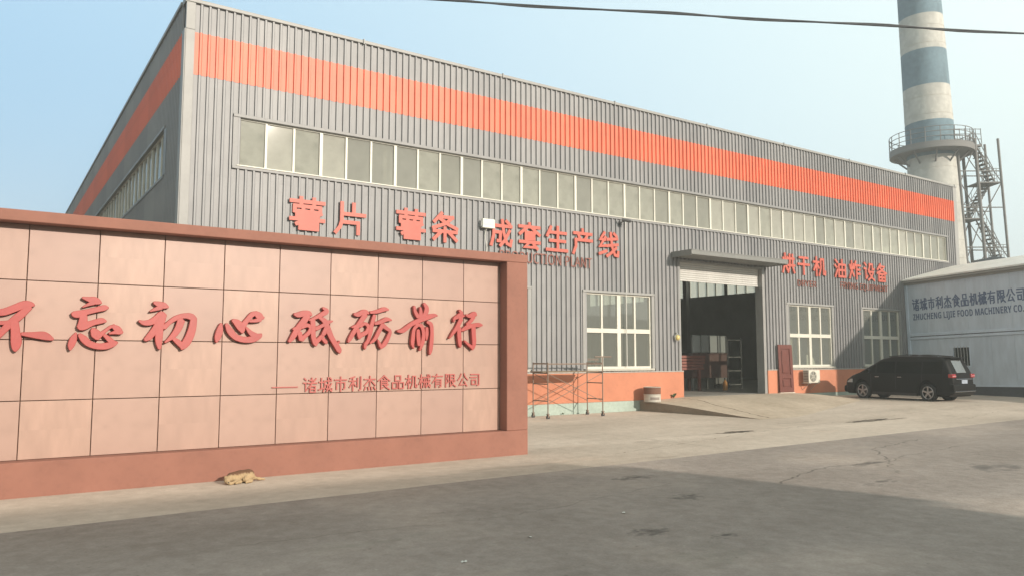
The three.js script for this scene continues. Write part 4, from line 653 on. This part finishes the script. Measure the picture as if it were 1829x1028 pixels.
// ---------- scaffold ----------
{
  const t = thing('scaffold', 'small rusty steel scaffold on castors against the hall wall', 'scaffold', [13.28, -0.02, -17.72]);
  const m = mat([0.27, 0.19, 0.145], 0.75, { map: T.concrete }), L = 2.05, D = -0.72, H = 1.62;
  for (const x of [0, L]) for (const z of [0, D]) {
    const h = x && !z ? 1.78 : H; mesh('post', bar([x, 0.14, z], [x, h, z], 0.017, 8), m, t);
    const w = new THREE.Group(); w.name = 'castor'; w.position.set(x, 0, z); t.add(w); const tg = new THREE.CylinderGeometry(0.06, 0.06, 0.035, 16); tg.rotateX(Math.PI / 2); tg.translate(0, 0.062, 0); mesh('castor_wheel', clean(tg), M.dark, w); mesh('castor_fork', [bx(-0.02, 0.02, 0.06, 0.15, -0.035, -0.024), bx(-0.02, 0.02, 0.06, 0.15, 0.024, 0.035), bx(-0.04, 0.04, 0.15, 0.165, -0.04, 0.04)], m, w);
  }
  for (const x of [0, L]) for (const y of [0.52, 1.0, H - 0.03]) mesh('rung', bar([x, y, 0], [x, y, D], 0.016, 6), m, t);
  for (const z of [0, D]) { mesh('rail', bar([0, H - 0.05, z], [L, H - 0.05, z], 0.017, 6), m, t); mesh('brace', bar([0, 0.45, z], [L, 1.3, z], 0.01, 5), m, t); mesh('brace', bar([0, 1.3, z], [L, 0.45, z], 0.01, 5), m, t); }
  mesh('top_handle', bar([L - 0.3, 1.78, 0], [L + 0.35, 1.78, 0], 0.018, 6), m, t);
  for (let k = 0; k < 3; k++) mesh('deck_board', rbx(-0.15, L * 0.96, 1.33, 1.365, D + 0.04 + k * 0.215, D + 0.24 + k * 0.215, 0.006), mat([0.34 - 0.04 * k, 0.27 - 0.03 * k, 0.21 - 0.03 * k], 0.85, { map: T.wood }), t);
  for (const x of [0, L]) mesh('deck_bearer', bar([x, 1.315, 0.02], [x, 1.315, D - 0.02], 0.016, 6), m, t);
}
// ---------- small things at the wall ----------
{
  const y = 0.3, t = thing('cut_drum', 'squat half rusty, half white drum at the ramp edge', 'drum', [17.98, rampH(18.1, -18.3) + 0.002, -18.34]);
  const body = mat([0.58, 0.54, 0.47], 0.6, { map: T.concrete }), rs = mat([0.2, 0.095, 0.06], 0.85, { map: T.concrete });
  t.scale.setScalar(0.88); mesh('lower_shell', cyl(0.31, 0.31, 0.28, 0, 0, 0, 32, true), body, t); mesh('upper_shell', cyl(0.31, 0.315, 0.26, 0, 0.28, 0, 32, true), rs, t);
  mesh('drum_bottom', cyl(0.305, 0.305, 0.02, 0, 0.005, 0, 32), rs, t);
  for (const [yy, mm] of [[0.02, body], [0.28, body], [0.54, body]]) { const g = new THREE.TorusGeometry(0.314, 0.012, 6, 36); g.rotateX(Math.PI / 2); g.translate(0, yy, 0); mesh('hoop', clean(g), mm, t); }
  mesh('paint_label', (() => { const g = new THREE.CylinderGeometry(0.313, 0.313, 0.1, 16, 1, true, -1.0, 1.2); g.translate(0, 0.13, 0); return clean(g); })(), mat([0.3, 0.25, 0.22], 0.8, { map: T.concrete }), t);
}
{
  const t = thing('loose_door', 'dark red panelled door leaf leaning against the orange wall', 'door', [25.04, rampH(25.4, -18.7), -18.7]); t.rotation.set(-0.03, 0, 0);
  const m = mat([0.19, 0.068, 0.055], 0.42, { map: T.wood }), W = 0.84, H = 1.84;
  const st = (x0, x1, y0, y1) => mesh('door_rail', rbx(x0, x1, y0, y1, -0.02, 0.02, 0.006), m, t);
  st(0, 0.15, 0.02, H); st(W - 0.15, W, 0.02, H); st(0.15, W - 0.15, 0.02, 0.2); st(0.15, W - 0.15, 0.55, 0.7); st(0.15, W - 0.15, H - 0.16, H);
  for (const [a, b] of [[0.2, 0.55], [0.7, H - 0.16]]) { mesh('door_panel', bx(0.15, W - 0.15, a, b, -0.019, -0.012), m, t); mesh('raised_field', rbx(0.21, W - 0.21, a + 0.06, b - 0.06, -0.013, 0.014, 0.01), m, t); }
  mesh('edge_strip', rbx(W + 0.001, W + 0.05, 0.02, H - 0.03, -0.06, -0.01, 0.006), m, t);
  mesh('bottom_board', bx(-0.02, W + 0.04, -0.02, 0.02, -0.05, 0.03), mat([0.55, 0.5, 0.42], 0.8), t);
}
{
  const t = thing('air_conditioner', 'white outdoor air conditioner unit on the orange wall below a window', 'air conditioner', [26.42, 0.75, FZ + 0.19]);
  const m = mat([0.66, 0.63, 0.55], 0.5, { map: T.paint });
  mesh('casing', [rbx(0, 0.72, 0, 0.5, 0.01, 0.28, 0.02)], m, t);
  const gr = new THREE.Group(); gr.name = 'fan_grille'; gr.position.set(0.27, 0.25, 0.283); t.add(gr);
  mesh('fan_well', (() => { const g = new THREE.CircleGeometry(0.2, 32); return clean(g); })(), mat([0.1, 0.1, 0.095], 0.8), gr);
  for (let k = 1; k <= 6; k++) { const g = new THREE.TorusGeometry(k * 0.034, 0.005, 5, 32); g.translate(0, 0, 0.008); mesh('grille_ring', clean(g), m, gr); }
  mesh('hub_disc', (() => { const g = new THREE.CylinderGeometry(0.055, 0.055, 0.014, 20); g.rotateX(Math.PI / 2); g.translate(0, 0, 0.01); return clean(g); })(), m, gr);
  for (let k = 0; k < 3; k++) { const g = new THREE.BoxGeometry(0.014, 0.4, 0.006); g.rotateZ((k * Math.PI) / 3); g.translate(0, 0, 0.014); mesh('grille_spoke', clean(g), m, gr); }
  for (let k = 0; k < 7; k++) mesh('side_louvre', bx(-0.012, 0.001, 0.06 + k * 0.06, 0.09 + k * 0.06, 0.04, 0.25), mat([0.12, 0.12, 0.11], 0.8), t);
  for (const x of [0.1, 0.6]) mesh('wall_bracket', [bx(x, x + 0.03, -0.03, 0.0, -0.13, 0.27), bar([x + 0.015, -0.28, -0.12], [x + 0.015, -0.02, 0.2], 0.012)], M.steel, t);
  mesh('pipe', tube([[0.7, 0.12, 0.1], [0.79, 0.1, 0.02], [0.8, 0.3, -0.1], [0.8, 0.55, -0.12]], 0.018, 20, 6), mat([0.5, 0.48, 0.43], 0.8), t);
}
{
  const t = thing('alarm_lamp', 'small round yellow wall lamp left of the open hall door', 'lamp', [19.62, 2.42, FZ + 0.03]);
  mesh('back_plate', cyl(0.12, 0.12, 0.03, 0, 0, 0, 20).rotateX(Math.PI / 2), M.trim, t);
  const g = new THREE.SphereGeometry(0.095, 20, 12); g.scale(1, 1, 0.8); g.translate(0, 0, 0.09); mesh('globe', clean(g), mat([0.62, 0.5, 0.2], 0.35, { map: T.paint }), t);
  mesh('guard', [clean(new THREE.TorusGeometry(0.12, 0.008, 5, 24).translate(0, 0, 0.09)), bar([0, 0.1, 0.05], [0, 0.17, 0.06], 0.03)], M.steel, t);
}
{
  const t = thing('floodlight', 'white box floodlight on the facade between the red characters', 'floodlight', [11.66, 5.46, FZ + 0.04]);
  mesh('housing', rbx(0, 0.42, 0, 0.27, 0.06, 0.17, 0.02), mat([0.66, 0.67, 0.6], 0.4), t); mesh('lens', bx(0.03, 0.39, 0.09, 0.245, 0.171, 0.176), mat([0.6, 0.64, 0.58], 0.12, { phys: true, clearcoat: 1 }), t);
  mesh('bracket', [bx(-0.02, 0.0, 0.05, 0.2, -0.03, 0.12), bx(0.42, 0.44, 0.05, 0.2, -0.03, 0.12), bx(-0.02, 0.44, 0.02, 0.05, -0.04, -0.01)], M.steel, t);
  mesh('lead', tube([[0.2, 0.02, 0.06], [0.16, -0.2, 0.02], [0.24, -0.5, 0.0], [0.2, -0.9, 0.0]], 0.012, 24, 5), mat([0.6, 0.6, 0.55], 0.7), t);
}
{
  const t = thing('security_camera', 'small dark camera with conduit under the high windows', 'camera', [17.13, 6.12, FZ + 0.04]);
  const k = mat([0.06, 0.06, 0.06], 0.5); mesh('camera_body', bar([-0.12, 0.1, 0.2], [0.12, 0.04, 0.36], 0.05, 12), k, t); mesh('camera_arm', bar([0, 0.02, -0.02], [0, 0.09, 0.26], 0.018), k, t); mesh('camera_base', bx(-0.05, 0.05, -0.04, 0.08, -0.03, 0.02), k, t);
  mesh('conduit', bar([0.2, -4.7, 0.012], [0.2, 0.1, 0.012], 0.013, 8), mat([0.6, 0.59, 0.54], 0.5), t);
}
// ---------- inside the hall, seen through the door and panes ----------
{
  const mk = mat([0.2, 0.2, 0.19], 0.45), rd = mat([0.22, 0.08, 0.06], 0.7), gl = mat([0.22, 0.23, 0.23], 0.25, { metalness: 0.7 });
  const a = thing('steel_machine', 'steel processing machine with four upright glossy covers inside the hall door', 'machine', [24.1, 0.385, -22.2]);
  for (let k = 0; k < 4; k++) { mesh('cover', rbx(k * 0.52, k * 0.52 + 0.46, 1.55, 2.28, -0.1, 0.02, 0.03), mat([0.34, 0.36, 0.36], 0.35), a); mesh('cover_edge', rbx(k * 0.52 + 0.44, k * 0.52 + 0.5, 1.5, 2.3, -0.08, 0.05, 0.01), gl, a); }
  mesh('machine_body', [bx(-0.05, 2.1, 0.5, 1.5, -1.2, 0), bx(-0.05, 2.1, 1.5, 1.53, -1.2, 0.05)], mat([0.12, 0.065, 0.055], 0.6), a); for (const x of [0, 2]) for (const z of [-1.1, -0.1]) mesh('leg', bx(x, x + 0.08, 0, 0.5, z, z + 0.08), mk, a);
  const b = thing('timber_stack', 'stack of red-brown boards left inside the hall door', 'boards', [23.2, 0.385, -22.0]); for (let k = 0; k < 5; k++) mesh('board', rbx(rr(-0.05, 0.05), 1.35 + rr(-0.1, 0.1), 0.85 + k * 0.12, 0.95 + k * 0.12, -0.8, 0, 0.01), rd, b); for (const x of [0.1, 1.1]) mesh('trestle', [bx(x, x + 0.1, 0, 0.85, -0.7, -0.6), bx(x, x + 0.1, 0, 0.85, -0.15, -0.05), bx(x, x + 0.1, 0.75, 0.85, -0.6, -0.15)], rd, b);
  const c = thing('tool_cabinet', 'tall dark cabinet frame right inside the hall door', 'cabinet', [26.7, 0.385, -22.6]); for (const x of [0, 0.9]) for (const z of [0, -0.7]) mesh('upright', bx(x, x + 0.06, 0, 2.2, z - 0.06, z), gl, c); for (const y of [0.15, 0.75, 1.35, 2.1]) mesh('shelf', bx(0, 0.96, y, y + 0.04, -0.75, 0.0), mk, c);
  mesh('cabinet_back', bx(0.06, 0.9, 0.2, 2.1, -0.74, -0.72), mk, c);
  const d = thing('orange_bottle', 'small orange gas bottle on the floor inside the hall door', 'bottle', [25.35, 0.385, -21.6]); mesh('shell', new THREE.LatheGeometry([[0, 0], [0.1, 0], [0.1, 0.3], [0.07, 0.37], [0.03, 0.4], [0.03, 0.44], [0, 0.44]].map((p) => new THREE.Vector2(...p)), 20), mat([0.55, 0.25, 0.07], 0.5), d);
  const cu = mat([0.62, 0.58, 0.46], 0.9), e = thing('window_curtain', 'cream curtain hanging behind a lower left pane right of the door', 'curtain', [25.95, 1.4, FZ - 0.3]);
  { const g = new THREE.PlaneGeometry(0.6, 1.15, 24, 1), p = g.attributes.position; for (let i = 0; i < p.count; i++) p.setZ(i, 0.025 * Math.sin(p.getX(i) * 42)); g.computeVertexNormals(); g.translate(0.3, 0.58, 0); mesh('cloth', clean(g), cu, e); mesh('curtain_rod', bar([-0.05, 1.17, 0], [0.7, 1.17, 0], 0.012), M.steel, e); }
  const f = thing('white_board', 'cut white sheet leaning behind a lower pane right of the door', 'board', [27.35, 1.33, FZ - 0.28]); { const s = new THREE.Shape([[0, 0], [0.62, 0], [0.5, 0.35], [0.3, 0.5], [0.02, 0.52]].map((p) => new THREE.Vector2(...p))); mesh('sheet', uvm(new THREE.ExtrudeGeometry(s, { depth: 0.01, bevelEnabled: false })), mat([0.66, 0.66, 0.6], 0.7), f); }
  const h = thing('work_bench', 'reddish bench with tools behind the window beside the scaffold', 'bench', [15.5, 0.385, -20.2]); mesh('bench_top', bx(0, 1.8, 1.25, 1.32, -0.7, 0), mat([0.4, 0.16, 0.11], 0.7), h); for (const x of [0.05, 1.68]) for (const z of [-0.62, -0.1]) mesh('leg', bx(x, x + 0.07, 0, 1.25, z, z + 0.07), rd, h); mesh('vice', [bx(0.3, 0.5, 1.32, 1.55, -0.4, -0.2), bx(0.25, 0.62, 1.42, 1.5, -0.36, -0.24)], mk, h);
}
// ---------- dog asleep at the foot of the sign wall ----------
{
  const res = 84, mc = new MarchingCubes(res, new THREE.MeshBasicMaterial(), false, false, 60000); mc.isolation = 0;
  const S = 0.46; // half size of the grid in metres
  const caps = [ // [ax, ay, az, bx, by, bz, ra, rb]: x along the wall, y up, z toward the road
    [-0.12, 0.085, 0, 0.02, 0.095, -0.01, 0.085, 0.092], [0.02, 0.095, -0.01, 0.15, 0.1, 0.0, 0.09, 0.098], // chest, belly, rump
    [-0.12, 0.09, 0.0, -0.2, 0.08, 0.05, 0.06, 0.05], [-0.21, 0.072, 0.06, -0.23, 0.062, 0.1, 0.052, 0.046], [-0.235, 0.052, 0.11, -0.24, 0.036, 0.165, 0.032, 0.024], // neck, skull, muzzle
    [-0.2, 0.115, 0.045, -0.185, 0.135, 0.05, 0.018, 0.006], [-0.25, 0.11, 0.06, -0.262, 0.128, 0.068, 0.018, 0.006], // ears
    [-0.11, 0.06, 0.06, -0.1, 0.035, 0.13, 0.04, 0.026], [-0.1, 0.034, 0.13, -0.19, 0.025, 0.18, 0.024, 0.021], [-0.19, 0.024, 0.18, -0.22, 0.022, 0.19, 0.022, 0.018], // fore leg
    [-0.06, 0.05, 0.07, -0.03, 0.03, 0.14, 0.038, 0.024], [-0.03, 0.03, 0.14, -0.12, 0.024, 0.2, 0.023, 0.02], // other fore leg
    [0.14, 0.09, 0.04, 0.06, 0.055, 0.11, 0.075, 0.045], [0.06, 0.05, 0.12, 0.14, 0.03, 0.155, 0.034, 0.024], [0.14, 0.028, 0.155, 0.05, 0.022, 0.19, 0.022, 0.02], // hind leg
    [0.22, 0.055, 0.0, 0.31, 0.035, 0.05, 0.028, 0.022], [0.31, 0.034, 0.05, 0.4, 0.02, 0.06, 0.022, 0.014], [0.2, 0.05, 0.0, 0.24, 0.06, 0.0, 0.05, 0.03], // tail
  ];
  const sd = (x, y, z) => { let d = 1; for (const [ax, ay, az, qx, qy, qz, ra, rb] of caps) { const ux = qx - ax, uy = qy - ay, uz = qz - az, h = Math.max(0, Math.min(1, ((x - ax) * ux + (y - ay) * uy + (z - az) * uz) / (ux * ux + uy * uy + uz * uz))), e = Math.hypot(x - ax - ux * h, y - ay - uy * h, z - az - uz * h) - (ra + (rb - ra) * h), k = 0.022, m = Math.max(k - Math.abs(d - e), 0) / k; d = Math.min(d, e) - m * m * k * 0.25; } return Math.max(d, -y + 0.002) + 0.012 * (fbm(x * 3 + 5, y * 2 + z * 3 + 5, 32, 5, 3) - 0.5); };
  for (let k = 0; k < res; k++) for (let j = 0; j < res; j++) for (let i = 0; i < res; i++) mc.field[i + j * res + k * res * res] = -sd(((i - res / 2) / (res / 2)) * S, ((j - res / 2) / (res / 2)) * S + 0.1, ((k - res / 2) / (res / 2)) * S);
  mc.update();
  const n = mc.count, pa = new Float32Array(n * 3), na = new Float32Array(n * 3), ca = new Float32Array(n * 3);
  for (let i = 0; i < n; i++) {
    const x = mc.positionArray[i * 3] * S, y = mc.positionArray[i * 3 + 1] * S + 0.1, z = mc.positionArray[i * 3 + 2] * S; pa.set([x, y, z], i * 3); na.set([mc.normalArray[i * 3], mc.normalArray[i * 3 + 1], mc.normalArray[i * 3 + 2]], i * 3);
    const q = fbm(x * 4 + 3, z * 4 + y * 3 + 3, 16, 8, 3), back = THREE.MathUtils.smoothstep(0.1 * q + (-z) * 0.9 + (y - 0.1) * 1.1, 0.01, 0.06); // brown saddle along the spine, cream flanks
    const cr = [0.38, 0.27, 0.155], br = [0.13, 0.065, 0.035]; ca.set(cr.map((c, k) => (c + (br[k] - c) * back) * (0.85 + 0.3 * q)), i * 3);
  }
  const g = new THREE.BufferGeometry(); g.setAttribute('position', new THREE.BufferAttribute(pa, 3)); g.setAttribute('normal', new THREE.BufferAttribute(na, 3)); g.setAttribute('color', new THREE.BufferAttribute(ca, 3)); g.computeVertexNormals();
  const t = thing('dog', 'small cream and brown dog lying asleep at the foot of the sign wall', 'dog', [3.02, 0.002, -11.26], R(6)); t.scale.setScalar(0.86);
  mesh('dog_body', g, mat([1, 1, 1], 0.95, { vertexColors: true }), t);
  mesh('nose', clean(new THREE.SphereGeometry(0.011, 10, 8).translate(-0.241, 0.04, 0.187)), M.dark, t);
}
// ---------- weeds, litter ----------
{
  const lm = mat([0.07, 0.09, 0.035], 0.8);
  const weed = (name, label, x, y, z, n, h) => { const t = thing(name, label, 'weed', [x, y, z], 0, 'weeds by the door'); for (let k = 0; k < n; k++) { const a = rr(0, 6.28), l = h * rr(0.6, 1), g = new THREE.BufferGeometry(), dx = Math.cos(a), dz = Math.sin(a), q = 0.35 * l, w = l * 0.16; g.setAttribute('position', new THREE.Float32BufferAttribute([0, 0, 0, dx * q - dz * w, l * 0.55, dz * q + dx * w, dx * q + dz * w, l * 0.6, dz * q - dx * w, dx * q - dz * w, l * 0.55, dz * q + dx * w, dx * q * 2, l * 0.85, dz * q * 2, dx * q + dz * w, l * 0.6, dz * q - dx * w], 3)); g.computeVertexNormals(); mesh('leaf', uvm(g), lm, t); } };
  weed('weed', 'small dark weed tuft at the foot of the orange wall left of the door', 19.35, rampH(19.35, -18.72), -18.72, 16, 0.24);
  weed('weed', 'tiny weed tuft on the pale footing under the scaffold', 14.6, 0, -18.72, 8, 0.1);
  const wm = mat([0.7, 0.69, 0.64], 0.8);
  [[3.46, -5.82, 'white paper scrap on the shaded road nearest the camera'], [4.46, -6.25, 'white paper scrap on the shaded road, beyond the nearest one'], [2.35, -5.5, 'white paper scrap on the shaded road left of the others'], [6.0, -6.6, 'white paper scrap on the shaded road right of the others']].forEach(([x, z, l], i) => {
    const g = new THREE.PlaneGeometry(0.05, 0.03, 3, 2), p = g.attributes.position; for (let k = 0; k < p.count; k++) p.setZ(k, rr(0, 0.012)); g.rotateX(-Math.PI / 2); g.rotateY(i * 1.3); g.computeVertexNormals();
    const o = mesh(numbered('paper_scrap'), clean(g), wm, scene); o.position.set(x, 0.009, z); tag(o, l, 'litter', 'paper scraps on the road');
  });
}
renderer.render(scene, camera);
